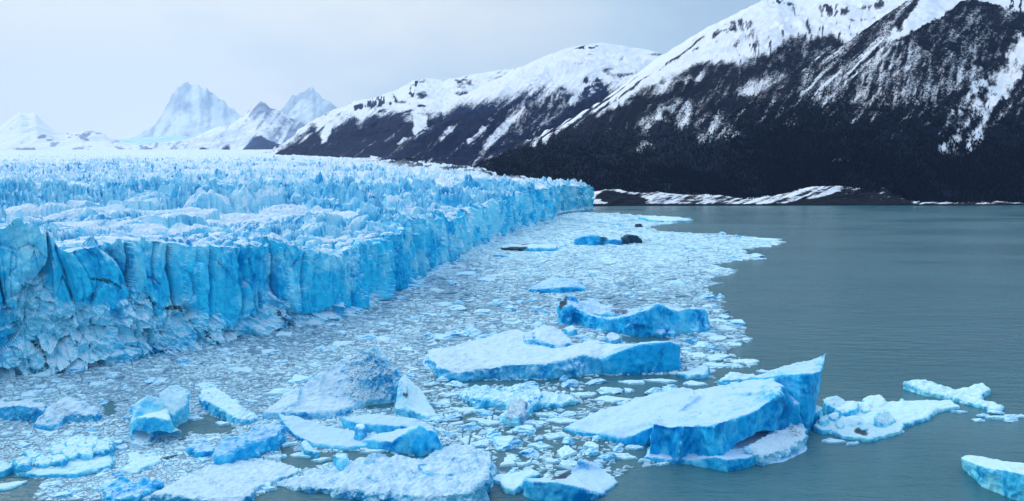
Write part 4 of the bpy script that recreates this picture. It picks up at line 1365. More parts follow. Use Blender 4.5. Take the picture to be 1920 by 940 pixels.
berg('tilted oblong ice block pointing down to the right', [[(373, 745, 378, 763), (382, 728, 390, 752), (397, 719, 405, 750), (420, 733, 428, 761), (455, 760, 462, 777), (484, 781, 485, 787), (470, 786, 472, 795), (442, 784, 443, 798), (412, 764, 412, 782)]],
     BM_ICE, amp=0.7, size=4, seed=110, white=0.25, fine=0.3)
berg('pair of dirt specked snowy humps with blue feet at the left edge',
     [[(-60, 766, -60, 786), (0, 763, 0, 788), (28, 758, 30, 790), (60, 762, 58, 794), (84, 770, 83, 792), (88, 758, 90, 778), (50, 746, 52, 770), (20, 751, 20, 774), (-60, 757, -60, 776)],
      [(63, 795, 61, 804), (74, 780, 74, 798), (89, 764, 92, 794), (102, 749, 104, 782), (125, 740, 128, 777), (153, 747, 155, 779), (189, 767, 191, 783), (194, 778, 195, 786), (174, 779, 175, 790), (128, 780, 128, 792), (110, 794, 110, 804), (84, 800, 84, 808)]],
     BM_SNOW, amp=0.8, size=5, seed=120, white=0.0, dirt=[([(-20, 774), (60, 776), (84, 774), (84, 796), (-20, 796)], 0.33), ([(100, 755), (130, 757), (140, 776), (105, 782)], 0.30), ([(120, 774), (190, 776), (190, 792), (120, 794)], 0.36)], flat=0.3)
rn = random.Random(3)
berg('raft of pale blue ice blocks frozen together at the lower left',
     [[(28, 884, 26, 890), (60, 862, 60, 868), (110, 846, 110, 852), (170, 838, 170, 845), (208, 846, 210, 852), (208, 872, 210, 880), (140, 888, 140, 896), (60, 890, 60, 897)]], BM_ICE,
     [('ice_block', [chunk(x, y, w, h, rn)]) for x, y, w, h in ((42, 893, 40, 20), (80, 886, 42, 12), (110, 886, 42, 19), (134, 874, 52, 16), (160, 872, 56, 18), (190, 866, 48, 21), (110, 862, 46, 12), (142, 854, 50, 15), (170, 852, 52, 17), (198, 854, 38, 16), (70, 874, 44, 6), (188, 884, 60, 7), (60, 866, 40, 7), (95, 874, 36, 8))],
     name='ice_raft', cat='ice raft', amp=0.5, size=2.5, seed=130, white=0.0, soft=1)
berg('rough deep blue ice lump at the bottom edge left of the flat slab', [[(191, 915, 193, 932), (227, 890, 230, 918), (250, 900, 252, 920), (270, 895, 272, 918), (304, 906, 306, 914), (280, 917, 281, 926), (258, 930, 258, 948), (225, 935, 225, 955), (198, 930, 198, 950)]],
     BM_BLUE, amp=0.9, size=3.5, seed=140, white=0.1, flat=0.1)
berg('thin pale ice floe with a grey rim above the rough deep blue lump', [[(225, 882, 225, 888), (248, 864, 248, 868), (237, 849, 237, 853), (258, 846, 258, 850), (275, 858, 275, 861), (334, 851, 335, 854), (300, 864, 300, 868), (270, 876, 270, 882), (255, 886, 255, 890)]],
     BM_ICE, name='ice_floe', cat='ice floe', amp=0.4, size=2.5, seed=150, white=0.6, dirt=[([(300, 852), (334, 850), (334, 862), (300, 866)], 0.6)])
berg('broken pale blue ice lump with a grey folded skirt between two big slabs',
     [[(862, 738, 860, 748), (893, 721, 894, 745), (936, 732, 938, 752), (958, 721, 961, 748), (1011, 717, 1012, 745), (1016, 738, 1018, 756), (1002, 762, 1004, 775), (968, 785, 969, 800), (940, 782, 940, 795), (954, 752, 955, 770), (893, 748, 893, 764)],
      [(1012, 734, 1012, 744), (1050, 742, 1050, 750), (1086, 749, 1089, 755), (1050, 758, 1050, 765), (1016, 756, 1016, 766)]],
     BM_ICE, [('folded_skirt', [[(945, 775, 942, 796), (966, 748, 970, 770), (985, 752, 990, 775), (985, 775, 986, 792), (965, 788, 966, 801)]], dict(mat=BM_DIRTY))],
     amp=0.9, size=3.5, seed=160, white=0.3, flat=0.2)
berg('long pale floe trailing right from the spire with broken blocks at its left',
     [[(1606, 753, 1608, 762), (1640, 756, 1640, 761), (1692, 750, 1692, 757), (1740, 750, 1740, 756), (1782, 751, 1783, 756), (1801, 762, 1803, 767), (1756, 767, 1757, 774), (1737, 782, 1738, 789), (1695, 795, 1696, 803), (1690, 808, 1690, 814), (1629, 822, 1629, 830), (1578, 816, 1578, 823),
       (1560, 806, 1560, 814), (1540, 806, 1540, 815), (1525, 795, 1522, 806), (1535, 786, 1535, 795), (1587, 778, 1587, 784)],
      chunk(1600, 806, 40, 12, rn), chunk(1640, 772, 60, 10, rn)], BM_ICE,
     [('ice_block', [[(1636, 782, 1638, 806), (1648, 768, 1650, 796), (1668, 770, 1672, 792), (1680, 790, 1682, 800), (1660, 800, 1660, 808)]])] + [('ice_block', [chunk(x, y, w, h, rn)]) for x, y, w, h in ((1545, 808, 30, 22), (1562, 800, 34, 16), (1575, 812, 26, 14), (1590, 790, 60, 18), (1625, 782, 40, 14), (1618, 816, 26, 12), (1692, 758, 12, 8), (1532, 800, 30, 30))],
     name='ice_floe', cat='ice floe', amp=0.4, size=3, seed=170, white=0.3, dirt=[([(1604, 800), (1626, 800), (1628, 816), (1606, 816)], 0.8), ([(1546, 762), (1560, 768), (1560, 790), (1550, 786)], 0.7)], flat=0.3)
berg('turquoise ice block perched at the foot of the sharp spire', [[(1541, 746, 1546, 772), (1568, 741, 1571, 766), (1594, 757, 1596, 770), (1592, 766, 1593, 776), (1566, 767, 1567, 780), (1548, 758, 1550, 779)]], BM_ICE, name='ice_block', cat='ice block', amp=0.35, size=3, seed=175, white=0.1)
berg('low snowy floe with an undercut edge alone on the open water at right',
     [[(1695, 716, 1697, 730), (1721, 711, 1722, 722), (1750, 716, 1751, 728), (1788, 728, 1788, 736), (1842, 717, 1844, 732), (1856, 728, 1856, 740), (1843, 738, 1844, 748), (1842, 748, 1842, 755), (1882, 764, 1884, 769), (1868, 769, 1868, 774), (1785, 744, 1785, 752), (1737, 734, 1737, 743)]],
     BM_ICE, name='ice_floe', cat='ice floe', amp=0.7, size=4, seed=180, white=0.5, flat=0.2)
berg('white capped iceberg cut off by the lower right corner', [[(1802, 858, 1807, 876), (1812, 851, 1818, 866), (1920, 868, 1925, 886), (2020, 885, 2025, 905), (2020, 910, 2020, 962), (1940, 892, 1942, 952), (1897, 884, 1900, 936), (1838, 873, 1842, 913), (1815, 864, 1820, 892)]],
     BM_ICE, amp=0.5, size=4, seed=190, white=0.25, flat=0.7)
# farther off
berg('distant blue iceberg with a dark dirt stained right hump', [[(1075, 449, 1077, 460), (1091, 442, 1093, 460), (1111, 439, 1113, 461), (1136, 446, 1136, 461), (1165, 450, 1165, 460), (1181, 439, 1183, 458), (1197, 442, 1199, 457), (1206, 452, 1207, 457), (1182, 440, 1184, 451), (1136, 446, 1136, 452), (1100, 440, 1100, 451)]],
     BM_BLUE, amp=2.2, size=22, seed=200, dirt=[([(1163, 456), (1180, 436), (1210, 444), (1210, 462), (1168, 462)], 1.0), ([(1120, 441), (1138, 446), (1134, 462), (1126, 460)], 0.6)], flat=0.2)
berg('distant flat blue iceberg with a black dirt band along its base', [[(938, 460, 938, 466), (955, 455, 957, 463), (985, 458, 986, 464), (1020, 456, 1021, 463), (1045, 460, 1046, 467), (1044, 463, 1044, 471), (1020, 464, 1020, 472), (989, 465, 989, 472), (940, 464, 940, 470)]],
     BM_ICE, amp=1.6, size=16, seed=210, dirt=[([(935, 463), (985, 463), (990, 474), (935, 474)], 0.9), ([(975, 453), (1020, 453), (1020, 459), (975, 459)], 0.8)], flat=0.2)
berg('far pale ridge of ice at the tip of the drifting ice nearest the far shore', [[(1196, 405, 1197, 412), (1205, 403, 1206, 411), (1219, 406, 1220, 411), (1250, 406, 1250, 411), (1267, 406, 1268, 411), (1299, 412, 1300, 414), (1262, 414, 1262, 418), (1220, 411, 1220, 416)]], BM_ICE, amp=2, size=20, seed=220, white=0.4)
berg('small dark stained ice lump in the far drift ice', [chunk(1197, 427, 18, 8, rn)], BM_DIRTY, name='growler', cat='ice lump', amp=1.2, size=10, seed=225, dirt=[([(1185, 415), (1210, 415), (1210, 430), (1185, 430)], 0.9)])
berg('low smooth blue mound of ice behind the horseshoe iceberg', [[(988, 543, 989, 548), (1010, 528, 1012, 541), (1034, 519, 1036, 538), (1065, 522, 1067, 538), (1091, 527, 1092, 542), (1099, 541, 1100, 547), (1060, 538, 1060, 550), (1020, 541, 1020, 551)]], BM_BLUE, amp=0.8, size=7, seed=230, white=0.0, flat=0.1)
berg('small blue block between the spire slab and the flat topped iceberg', [[(1345, 713, 1346, 722), (1370, 696, 1372, 714), (1399, 701, 1400, 713), (1420, 704, 1422, 714), (1395, 712, 1395, 722), (1368, 713, 1368, 724)]], BM_ICE, name='ice_block', cat='ice block', amp=0.5, size=3.5, seed=240)
berg('broken white and blue block off the right end of the flat topped iceberg', [[(1268, 697, 1268, 707), (1290, 694, 1290, 704), (1315, 684, 1317, 700), (1329, 688, 1331, 700), (1322, 700, 1324, 710), (1290, 704, 1290, 712)]], BM_ICE, name='ice_block', cat='ice block', amp=0.5, size=3, seed=245, white=0.2)
berg('turquoise cube of ice at the right shoulder of the flat topped iceberg', [[(1057, 613, 1058, 630), (1072, 609, 1073, 624), (1082, 617, 1083, 628), (1068, 622, 1068, 634)]], BM_ICE, name='ice_block', cat='ice block', amp=0.3, size=3, seed=248)
berg('blue ice lump cut by the left edge below the dirty iceberg', [[(-30, 866, -30, 888), (10, 864, 12, 880), (22, 874, 23, 886), (8, 884, 8, 894), (-30, 886, -30, 900)]], BM_ICE, name='growler', cat='ice lump', amp=0.4, size=3, seed=250)
berg('thin white floe on dark water in the lower left corner', [[(-5, 908, -5, 914), (35, 900, 35, 904), (52, 901, 52, 905), (20, 914, 20, 919), (-5, 918, -5, 922)]], BM_ICE, name='ice_floe', cat='ice floe', amp=0.2, size=2, seed=255, white=0.6)

# ------------------------------------------------------------------ drifting brash ice
EDGE_PX = [(-60, 960), (-60, 704), (0, 700), (100, 690), (200, 677), (300, 655), (400, 637), (500, 617), (600, 599), (660, 584), (720, 560), (800, 513), (860, 481), (920, 448), (975, 426), (1040, 408), (1075, 399),
           (1105, 399), (1150, 400), (1200, 404), (1290, 410), (1262, 419), (1215, 426), (1240, 434), (1300, 438), (1400, 443), (1472, 454), (1440, 462), (1395, 468), (1400, 477), (1436, 486), (1380, 490), (1340, 497), (1360, 502),
           (1382, 508), (1368, 516), (1330, 524), (1352, 534), (1318, 540), (1340, 552), (1356, 566), (1350, 580), (1375, 596), (1400, 612), (1398, 628), (1412, 640), (1380, 652), (1360, 662), (1392, 672), (1432, 684), (1400, 690),
           (1345, 692), (1335, 702), (1350, 716), (1420, 715), (1450, 730), (1300, 800), (1215, 862), (1245, 872), (1190, 878), (1155, 900), (1090, 905), (1000, 925), (925, 900), (905, 870), (860, 845), (800, 850), (720, 868), (650, 880),
           (600, 895), (520, 912), (470, 938), (300, 960), (58, 960), (62, 930), (75, 905), (45, 893), (0, 884), (-60, 880)]
WATER_PX = [[(1100, 712), (1180, 704), (1290, 704), (1345, 712), (1340, 738), (1230, 742), (1180, 757), (1120, 752), (1092, 735)], [(540, 828), (556, 850), (640, 848), (720, 846), (800, 862), (700, 868), (620, 868), (570, 884), (530, 880), (528, 840)],
            [(650, 742), (738, 742), (742, 762), (700, 766), (648, 766)], [(186, 756), (212, 758), (214, 776), (196, 784), (190, 776)], [(360, 780), (395, 775), (440, 800), (430, 812), (360, 812)], [(930, 840), (960, 846), (950, 880), (924, 886)],
            [(828, 700), (890, 714), (1000, 714), (1090, 705), (1100, 715), (1000, 722), (880, 722), (830, 716)], [(1180, 835), (1215, 840), (1215, 870), (1150, 880)], [(330, 800), (358, 784), (366, 800), (340, 830)], [(1195, 624), (1260, 634), (1220, 650), (1160, 640)]]


def px_to_xy(poly):
    a = np.array(poly, float)
    x, y, _ = at_z(a[:, 0], a[:, 1])
    return np.stack([x, y], 1)


EDGE_XY = px_to_xy(EDGE_PX)
WATER_XY = [px_to_xy(p) for p in WATER_PX]


def in_brash(x, y, wob=1.0):
    k = wob * y / 300
    xx = x + k * (2.2 * fbm(x / (14 * k), y / (14 * k), o=4, s=401))
    yy = y + k * (4.0 * fbm(x / (14 * k) + 7, y / (14 * k), o=4, s=402))
    m = in_poly(xx, yy, EDGE_XY)
    for w in WATER_XY:
        m &= ~in_poly(xx, yy, w)
    return m


def brash_material(name, tops, dark):
    M = Mat(name)
    P = M.pos()
    t = M.attr('tone')
    n = M.noise(P, 1.1, 4, 0.6)
    v = M.math('MULTIPLY_ADD', n, 0.5, M.math('SUBTRACT', t, 0.25))
    col = M.mix(M.step(v, 0.0, 0.55), dark, tops[0])
    col = M.mix(M.step(v, 0.40, 0.95), col, tops[1])
    nb = M.bump(n, 0.25, 0.8)
    return M.done(col, 0.6, 0.3, nb)


MB = brash_material('brash_ice', ((0.27, 0.48, 0.64), (0.54, 0.82, 0.93)), (0.06, 0.20, 0.30))


def bsp_floes():
    """the sheet of drift ice, cut at random again and again into floes with water between them"""
    r = random.Random(11)
    out = []
    # start: coarse cells in rows, their size growing with the distance
    cells = []
    y = 168.0
    while y < 1800:
        st = y * 0.06
        x0, x1 = -0.78 * y - 10, 0.46 * y + 10
        x = x0 - r.random() * st
        while x < x1:
            w = st * r.uniform(0.7, 1.5)
            cells.append([(x, y), (x + w, y + r.uniform(-.1, .1) * st), (x + w, y + st), (x, y + st)])
            x += w
        y += st

    def cut(poly, depth):
        a = 0.0
        cx = cy = 0.0
        n = len(poly)
        for i in range(n):
            p, q = poly[i], poly[(i + 1) % n]
            c = p[0] * q[1] - q[0] * p[1]
            a += c
            cx += (p[0] + q[0]) * c
            cy += (p[1] + q[1]) * c
        if abs(a) < 1e-6:
            return
        cx, cy, a = cx / (3 * a), cy / (3 * a), abs(a) / 2
        lim = (cy * 0.0060) ** 2
        if cy < 480:
            px = 960 + 1400 * cx / cy
            if px > 760:
                lim *= 1.5
            elif px < 640:
                lim *= 0.72
        if a < lim * (0.6 + 10.0 * (r.random() ** 6)) or depth > 16:
            out.append((poly, cx, cy, a))
            return
        # across its longest way
        best, bd = 0, (1, 0)
        for i in range(n):
            for j in range(i):
                dx, dy = poly[i][0] - poly[j][0], poly[i][1] - poly[j][1]
                d = dx * dx + dy * dy * 1.3
                if d > best:
                    best, bd = d, (dx, dy)
        an = math.atan2(bd[1], bd[0]) + r.uniform(-0.6, 0.6)
        nx, ny = math.cos(an), math.sin(an)
        L = math.sqrt(a)
        ox, oy = cx + r.uniform(-.15, .15) * L, cy + r.uniform(-.15, .15) * L
        A_, B_ = [], []
        for i in range(n):
            p, q = poly[i], poly[(i + 1) % n]
            dp = (p[0] - ox) * nx + (p[1] - oy) * ny
            dq = (q[0] - ox) * nx + (q[1] - oy) * ny
            (A_ if dp >= 0 else B_).append(p)
            if (dp >= 0) != (dq >= 0):
                t = dp / (dp - dq)
                m = (p[0] + t * (q[0] - p[0]), p[1] + t * (q[1] - p[1]))
                A_.append(m)
                B_.append(m)
        if len(A_) > 2:
            cut(A_, depth + 1)
        if len(B_) > 2:
            cut(B_, depth + 1)
    for c in cells:
        mx, my = sum(p[0] for p in c) / 4, sum(p[1] for p in c) / 4
        st = my * 0.06
        # leave out what lies wholly outside
        xs = np.array([mx, mx - st, mx + st, mx, mx])
        ys = np.array([my, my, my, my - st, my + st])
        if in_poly(xs, ys, EDGE_XY).any():
            cut(c, 0)
    return out


def build_brash():
    fl = bsp_floes()
    cx = np.array([f[1] for f in fl])
    cy = np.array([f[2] for f in fl])
    ok = in_brash(cx, cy)
    # near the rim and in a few lanes the floes thin out
    thin = fbm(cx / 26, cy / 40, o=3, s=411)
    ppx, ppy = to_px(cx, cy, cx * 0)
    loose = sstep(640, 760, ppy) * sstep(780, 900, ppx)
    lane = np.abs(fbm(cx / 40 + 0.3 * cy / 40, cy / 60, o=4, s=412))
    keep_p = 0.98 - 0.34 * loose * sstep(-0.2, 0.35, thin) - 0.75 * (1 - sstep(0.0, 0.035, lane)) * sstep(900, 500, cy) - 0.10
    keep_p = np.where(cy > 480, np.maximum(keep_p, 0.95 + 0.05 * (rng.random(len(fl)) < 0.5)), keep_p)
    rr = np.array([_r for _r in rng.random(len(fl))])
    ok &= rr < keep_p
    V, F3, T = [], [], []
    tone_f = fbm(cx / 30, cy / 50, o=3, s=413)
    r = random.Random(5)
    nv = 0
    for i in np.nonzero(ok)[0]:
        poly, x0, y0, a = fl[i]
        L = math.sqrt(a)
        n = len(poly)
        # rounded corners for the near ones
        pts = []
        if y0 < 420 and n < 5:
            for k in range(n):
                p, q = poly[k], poly[(k + 1) % n]
                pts.append((p[0] * .85 + q[0] * .15, p[1] * .85 + q[1] * .15))
                if n < 6:
                    pts.append((p[0] * .15 + q[0] * .85, p[1] * .15 + q[1] * .85))
        else:
            pts = poly
        n = len(pts)
        sh = r.uniform(0.84, 1.02) if y0 < 480 else r.uniform(0.93, 1.02)
        rnd = r.random()
        hgt = (0.07 + 0.14 * rnd + (0.40 * r.random() if r.random() < 0.16 else 0)) * min(L, 3.4) * (1.0 if y0 < 500 else 0.8)
        tx, ty = r.uniform(-.14, .14), r.uniform(-.14, .14)
        fr = r.random()
        tone = 0.30 + 0.30 * fr + 0.26 * float(tone_f[i]) + (0.30 if hgt > 0.16 * L else 0) + 0.40 * float(sstep(420, 800, y0))
        tone += 0.15 * float(loose[i])
        if y0 < 420 and ppx[i] < 700:
            tone = 0.44 + (tone - 0.36) * 0.85
        ring0 = []
        for (x, y) in pts:
            j = r.uniform(0.80, 1.14)
            dx, dy = (x - x0) * sh * j, (y - y0) * sh * j
            ring0.append((dx, dy))
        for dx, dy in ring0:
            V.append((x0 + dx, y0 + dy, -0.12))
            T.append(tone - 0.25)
        for dx, dy in ring0:
            V.append((x0 + dx * 0.86, y0 + dy * 0.86, max(0.03, hgt * 0.75 + tx * dx + ty * dy)))
            T.append(tone)
        V.append((x0, y0, hgt))
        T.append(tone + 0.1)
        c = nv + 2 * n
        # counter-clockwise seen from above?
        ar = sum(ring0[k][0] * ring0[(k + 1) % n][1] - ring0[(k + 1) % n][0] * ring0[k][1] for k in range(n))
        for k in range(n):
            k2 = (k + 1) % n
            if ar < 0:
                k, k2 = k2, k
            F3.append((nv + k, nv + k2, nv + n + k2))
            F3.append((nv + k, nv + n + k2, nv + n + k))
            F3.append((nv + n + k, nv + n + k2, c))
        nv += 2 * n + 1
    o = obj('brash_ice', np_mesh('brash_ice', V, F3, False, {'tone': T}), MB)
    tag(o, 'jam of small broken ice floating on the lake before the glacier', 'brash ice', None, 'stuff')
    print('brash floes', int(ok.sum()), 'tris', len(F3))


build_brash()

# slush between the floes: a thin skin of ice crystals on the water
def slush():
    n = 260
    ys = np.exp(np.linspace(math.log(170), math.log(1790), n))
    us = np.linspace(-0.75, 0.42, 300)
    X = us[None, :] * ys[:, None]
    Y = np.broadcast_to(ys[:, None], X.shape)
    m = in_brash(X, Y)
    M = Mat('slush')
    P = M.pos()
    n1 = M.noise(P, 2.2, 5, 0.7)
    n2 = M.noise(P, 0.06, 4, 0.6)
    f = M.step(M.math('MULTIPLY_ADD', n2, 0.6, n1), 0.62, 0.98)
    col = M.mix(f, (0.05, 0.12, 0.18), (0.26, 0.42, 0.58))
    mt = M.done(col, 0.4, 0.4, M.bump(n1, 0.1, 0.7))
    ppx, ppy = to_px(X, Y, X * 0)
    m &= ~((ppy > 660) & (ppx > 800))
    v, f_, a = compact(np.stack([X.ravel(), Y.ravel(), np.full(X.size, 0.004)], 1), grid_faces(n, 300, m), {})
    o = obj('slush', np_mesh('slush', v, f_, True), mt)
    tag(o, 'grey slush between the small floes', 'slush', None, 'stuff')


slush()

# ------------------------------------------------------------------ larger loose floes and growlers, one by one
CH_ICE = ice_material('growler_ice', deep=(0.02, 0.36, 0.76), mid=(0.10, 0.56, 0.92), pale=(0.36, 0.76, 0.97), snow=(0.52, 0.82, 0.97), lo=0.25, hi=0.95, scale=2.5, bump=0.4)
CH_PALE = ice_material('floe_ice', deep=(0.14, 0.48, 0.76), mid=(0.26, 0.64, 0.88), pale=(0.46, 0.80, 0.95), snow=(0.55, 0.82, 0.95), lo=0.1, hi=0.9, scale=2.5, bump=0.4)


def rock_proto(seed, flat):
    """a lump of ice about one unit across, or a flat floe of irregular outline"""
    r = random.Random(seed)
    if flat:
        # an angular broken plate: a few straight edges, a rough upper side
        k = r.randint(4, 7)
        an = sorted((i + r.uniform(-.33, .33)) * 6.2832 / k for i in range(k))
        cor = [(math.cos(a) * r.uniform(0.34, 0.62), math.sin(a) * r.uniform(0.34, 0.62)) for a in an]
        outl = []
        for i in range(k):
            (ax, ay), (bx, by) = cor[i], cor[(i + 1) % k]
            for t in (0.0, 0.25, 0.5, 0.75):
                j = 0.0 if t == 0 else 0.035
                outl.append((ax + (bx - ax) * t + r.uniform(-j, j), ay + (by - ay) * t + r.uniform(-j, j)))
        m = len(outl)
        V, F_ = [], []
        lean = (r.uniform(-.08, .08), r.uniform(-.08, .08))
        prof = [(1.06, -0.14), (1.0, 0.03), (0.95, 0.11), (0.70, 0.13), (0.36, 0.15)]
        for (s, z) in prof:
            for (x, y) in outl:
                V.append((x * s, y * s, z + (lean[0] * x + lean[1] * y) + (0.07 * r.uniform(-.4, 1.0) if z > 0.05 else 0)))
        V.append((0, 0, 0.17))
        for j in range(4):
            for i in range(m):
                i2 = (i + 1) % m
                F_ += [(j * m + i, j * m + i2, (j + 1) * m + i2), (j * m + i, (j + 1) * m + i2, (j + 1) * m + i)]
        for i in range(m):
            F_.append((4 * m + i, 4 * m + (i + 1) % m, 5 * m))
        return np.array(V), np.array(F_)
    import bmesh
    bm = bmesh.new()
    bmesh.ops.create_icosphere(bm, subdivisions=4, radius=0.5)
    V = np.array([v.co[:] for v in bm.verts])
    F_ = np.array([[v.index for v in f.verts] for f in bm.faces])
    bm.free()
    # planes knock off its sides
    for _ in range(9):
        a, b = r.uniform(0, 6.28), r.uniform(-0.2, 1.0)
        n = np.array([math.cos(a) * math.cos(b), math.sin(a) * math.cos(b), math.sin(b)])
        d = r.uniform(0.22, 0.40)
        e = np.clip(V @ n - d, 0, None)
        V = V - 0.92 * e[:, None] * n
    nn = V / np.linalg.norm(V, axis=1, keepdims=True)
    V = V + nn * (0.11 * (fbm(V[:, 0] * 3.2 + seed, V[:, 1] * 3.2, V[:, 2] * 3.2, o=4, s=seed, ridged=True))[:, None] - 0.03)
    V[:, 2] += 0.12
    return V, F_


PROTO = {}
for kind in ('lump', 'floe'):
    PROTO[kind] = []
    for i in range(14):
        v, f = rock_proto(60 + i, kind == 'floe')
        me = np_mesh('growler' if kind == 'lump' else 'ice_floe', v, f, False, {'white': np.full(len(v), 0.1) + 0.3 * fbm(v[:, 0] * 4, v[:, 1] * 4, v[:, 2] * 4, o=2, s=i)})
        me.materials.append(CH_ICE if kind == 'lump' else CH_PALE)
        PROTO[kind].append(me)

RP = random.Random(21)


def put(kind, px, by, w, h, tilt=None):
    X, Y, _ = at_z(px, by - 0.25 * h)
    X, Y = float(X), float(Y)
    W = w * Y / F
    o = bpy.data.objects.new('growler' if kind == 'lump' else 'ice_floe', RP.choice(PROTO[kind]))
    COL.objects.link(o)
    H = h * Y / F
    fore = CAM_H / Y
    if kind == 'lump':
        D = W * RP.uniform(0.6, 1.0)
        o.scale = (W * 1.05, D, max(0.25 * W, min(1.25 * H, W)))
        o.rotation_euler = (RP.uniform(-.15, .15), RP.uniform(-.15, .15), RP.uniform(-0.6, 0.6) + RP.choice((0, math.pi)))
        o.location = (X, Y + 0.3 * D, 0)
    else:
        D = max(0.35 * W, min(1.1 * W, h / 1400 * Y / fore))
        o.scale = (W, D, min(3.0, 0.9 * W ** 0.8) * 1.2)
        o.rotation_euler = (RP.uniform(-.02, .02), RP.uniform(-.02, .02), RP.uniform(0, 6.28) if W < 1.7 * D else RP.choice((0, math.pi)) + RP.uniform(-.35, .35))
        o.location = (X, Y + 0.3 * D, 0.02)
    LOOSE.append((o, kind, px, by, w, h))
    return o


LOOSE = []
LUMPS = [(800, 634, 22, 9), (850, 636, 34, 14), (880, 634, 44, 20), (905, 640, 34, 12), (823, 640, 46, 12), (640, 628, 30, 8), (1000, 568, 24, 10), (955, 586, 30, 12), (930, 576, 40, 12), (905, 590, 40, 10), (860, 584, 50, 10), (975, 572, 22, 10),
         (1220, 536, 20, 9), (1270, 538, 38, 12), (1330, 566, 40, 14), (1352, 562, 18, 10), (1385, 614, 44, 14), (1340, 680, 40, 8), (1295, 470, 34, 9), (1250, 452, 16, 6), (1155, 424, 22, 7), (1170, 428, 20, 7), (1130, 420, 24, 5), (1090, 505, 30, 6),
         (1420, 484, 32, 8), (1380, 488, 34, 8), (940, 484, 40, 6), (1010, 500, 30, 6), (870, 520, 46, 8), (910, 530, 40, 8), (850, 535, 30, 8), (1140, 612, 24, 12), (1360, 600, 26, 9), (1300, 648, 34, 14), (1320, 655, 40, 12), (1290, 662, 26, 10), (1345, 660, 30, 10),
         (500, 666, 46, 8), (690, 640, 50, 10), (720, 612, 30, 8), (560, 720, 60, 10), (520, 745, 50, 10), (600, 660, 30, 10), (430, 668, 24, 6), (190, 760, 20, 10), (250, 775, 30, 16), (238, 790, 28, 12), (170, 812, 24, 9), (640, 690, 40, 9), (780, 600, 40, 7), (830, 575, 36, 7),
         (850, 728, 46, 10), (830, 716, 30, 8), (870, 700, 26, 10), (908, 784, 40, 14), (850, 790, 46, 12), (880, 810, 50, 16), (945, 848, 68, 26), (985, 820, 60, 18), (920, 822, 30, 18), (1065, 838, 30, 20), (1120, 830, 28, 14), (1100, 800, 40, 12), (1140, 870, 40, 22), (1110, 858, 30, 16),
         (1160, 850, 24, 14), (1120, 880, 24, 14), (990, 862, 44, 18), (1235, 745, 54, 16), (1260, 738, 40, 14), (1150, 742, 60, 12), (1070, 730, 40, 16), (1060, 718, 24, 12), (1120, 722, 50, 8), (1180, 738, 30, 8), (815, 795, 30, 12), (838, 820, 26, 10), (620, 770, 44, 14), (595, 782, 20, 8),
         (1690, 812, 20, 6), (1850, 785, 30, 8), (1870, 778, 34, 7), (1835, 792, 26, 6), (1900, 792, 40, 7), (960, 664, 24, 8), (1025, 590, 20, 10), (1010, 615, 30, 10), (40, 842, 40, 9), (150, 832, 40, 9), (215, 838, 40, 10), (90, 915, 40, 8), (140, 925, 30, 8), (110, 938, 50, 12)]
FLOES = [(1040, 760, 60, 10), (1020, 784, 50, 9), (1000, 800, 60, 10), (1060, 795, 70, 9), (920, 800, 60, 10), (870, 775, 70, 10), (905, 760, 50, 8), (1150, 782, 40, 7), (1090, 815, 50, 9), (1040, 825, 60, 12), (1010, 845, 60, 12), (1060, 858, 70, 16), (900, 840, 50, 12), (955, 870, 50, 12),
         (1070, 880, 60, 14), (1030, 872, 44, 10), (1110, 842, 44, 11), (1165, 830, 50, 10), (1190, 845, 40, 8), (1170, 864, 60, 12), (1215, 868, 40, 6), (1240, 874, 30, 4), (960, 760, 40, 8), (985, 774, 30, 7), (830, 760, 40, 8), (845, 745, 40, 7), (1100, 745, 60, 8), (1150, 755, 70, 10),
         (1190, 722, 60, 8), (1100, 705, 50, 6), (1010, 708, 50, 6), (1240, 720, 60, 8), (1300, 725, 50, 8), (1345, 690, 56, 8), (1400, 684, 62, 9), (1380, 690, 40, 6), (1310, 672, 50, 9), (1350, 640, 50, 9), (1400, 640, 36, 5), (1365, 622, 40, 8), (1380, 650, 44, 6), (1330, 632, 40, 8),
         (1350, 606, 40, 7), (1340, 588, 36, 6), (1330, 578, 30, 5), (1440, 452, 60, 5), (1330, 700, 40, 6), (600, 868, 40, 8), (570, 860, 60, 10), (520, 862, 50, 7), (640, 860, 40, 6), (700, 852, 46, 6), (380, 868, 30, 8), (410, 800, 40, 7), (360, 790, 36, 7), (340, 770, 30, 7), (330, 815, 24, 5),
         (500, 922, 40, 8), (600, 900, 40, 8), (470, 900, 50, 6), (35, 870, 40, 8), (1560, 832, 50, 5), (1600, 836, 30, 4), (1800, 776, 40, 4), (1870, 788, 60, 6), (1905, 786, 50, 6), (1430, 700, 30, 4), (420, 660, 40, 5), (280, 700, 44, 6), (350, 690, 50, 6), (120, 730, 40, 6), (60, 740, 36, 6),
         (450, 700, 60, 9), (300, 720, 40, 7), (200, 720, 40, 6), (640, 650, 60, 9), (720, 640, 50, 8), (760, 660, 40, 7)]
for a in LUMPS:
    put('lump', *a)
for a in FLOES:
    put('floe', *a)
# and scattered ones
EP = np.array(EDGE_PX, float)
nl = nf = 0
while nl < 120 or nf < 110:
    px = RP.uniform(0, 1440)
    by = 410 + 530 * RP.random() ** 1.1
    x, y, _ = at_z(px, by)
    if not in_brash(np.array([float(x)]), np.array([float(y)]))[0]:
        continue
    sc = (by - 335) / 400
    if RP.random() < 0.55 and nl < 120:
        w = RP.uniform(14, 32) * (0.5 + 0.6 * sc)
        put('lump', px, by, w, w * RP.uniform(0.22, 0.45))
        nl += 1
    elif nf < 110:
        w = (12 + 30 * RP.random() ** 2) * (0.4 + 0.7 * sc)
        put('floe', px, by, w, w * RP.uniform(0.14, 0.3))
        nf += 1

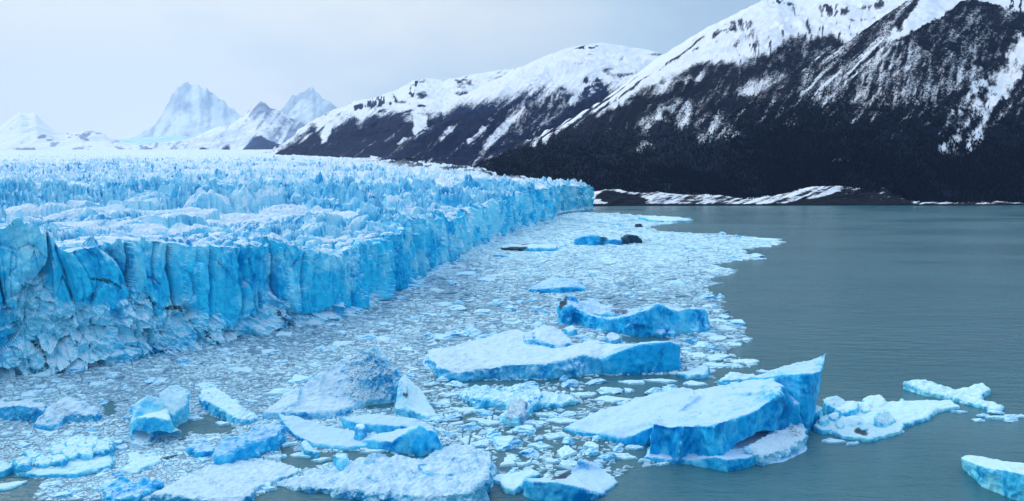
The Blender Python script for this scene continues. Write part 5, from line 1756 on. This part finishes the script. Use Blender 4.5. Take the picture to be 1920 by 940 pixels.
# what each loose piece looks like and what it lies beside
NEAR = [(1330, 780, 'the tilted iceberg'), (1030, 672, 'the flat topped iceberg'), (1190, 595, 'the horseshoe iceberg'), (620, 725, 'the snowy pyramid iceberg'), (690, 820, 'the boat shaped iceberg'), (740, 895, 'the low rough slab'),
        (1070, 905, 'the pointed white iceberg'), (425, 905, 'the bottom left slab'), (450, 838, 'the blue ridge iceberg'), (298, 780, 'the upright cave iceberg'), (428, 760, 'the oblong ice block'), (120, 775, 'the dirt specked humps'), (120, 868, 'the ice block raft'),
        (965, 755, 'the grey skirted lump'), (1680, 785, 'the trailing floe'), (1790, 735, 'the undercut floe'), (1140, 450, 'the dirt humped iceberg'), (992, 464, 'the dirt banded iceberg'), (1248, 410, 'the far ice ridge'), (1045, 536, 'the smooth blue mound'),
        (1450, 460, 'the tip of the drift ice'), (250, 680, 'the ice cliff foot'), (500, 625, 'the ice cliff foot'), (720, 568, 'the ice cliff foot'), (900, 475, 'the ice cliff foot'), (1380, 640, 'the ragged open water edge'), (1350, 520, 'the ragged open water edge'), (248, 915, 'the rough deep blue lump')]


def describe():
    by_label = {}
    for o, kind, px, by, w, h in LOOSE:
        best = min(NEAR, key=lambda n: ((n[0] - px) / 1.6) ** 2 + (n[1] - by) ** 2)
        dx, dy = px - best[0], by - best[1]
        side = ('in front of' if dy > 0 else 'behind') if abs(dy) * 1.8 > abs(dx) else ('right of' if dx > 0 else 'left of')
        size = 'tiny' if w < 16 else 'small' if w < 32 else 'broad'
        what = (size + ' blue ice lump') if kind == 'lump' else (size + ' flat ice floe')
        by_label.setdefault((what, side, best[2], kind), []).append((px, by, o))
    words = ['first', 'second', 'third', 'fourth', 'fifth', 'sixth', 'seventh', 'eighth', 'ninth', 'tenth', 'eleventh', 'twelfth', 'thirteenth', 'fourteenth', 'fifteenth', 'sixteenth']
    for (what, side, who, kind), l in by_label.items():
        l.sort(key=lambda t: t[0])
        grp = ('ice lumps ' if kind == 'lump' else 'flat floes ') + 'around ' + who
        for i, (px, by, o) in enumerate(l):
            lab = what + ' ' + side + ' ' + who
            if len(l) > 1 and i < len(words):
                lab = what + ' ' + side + ' ' + who + ', ' + words[i] + ' from left'
            tag(o, lab, 'ice lump' if kind == 'lump' else 'ice floe', grp)


describe()
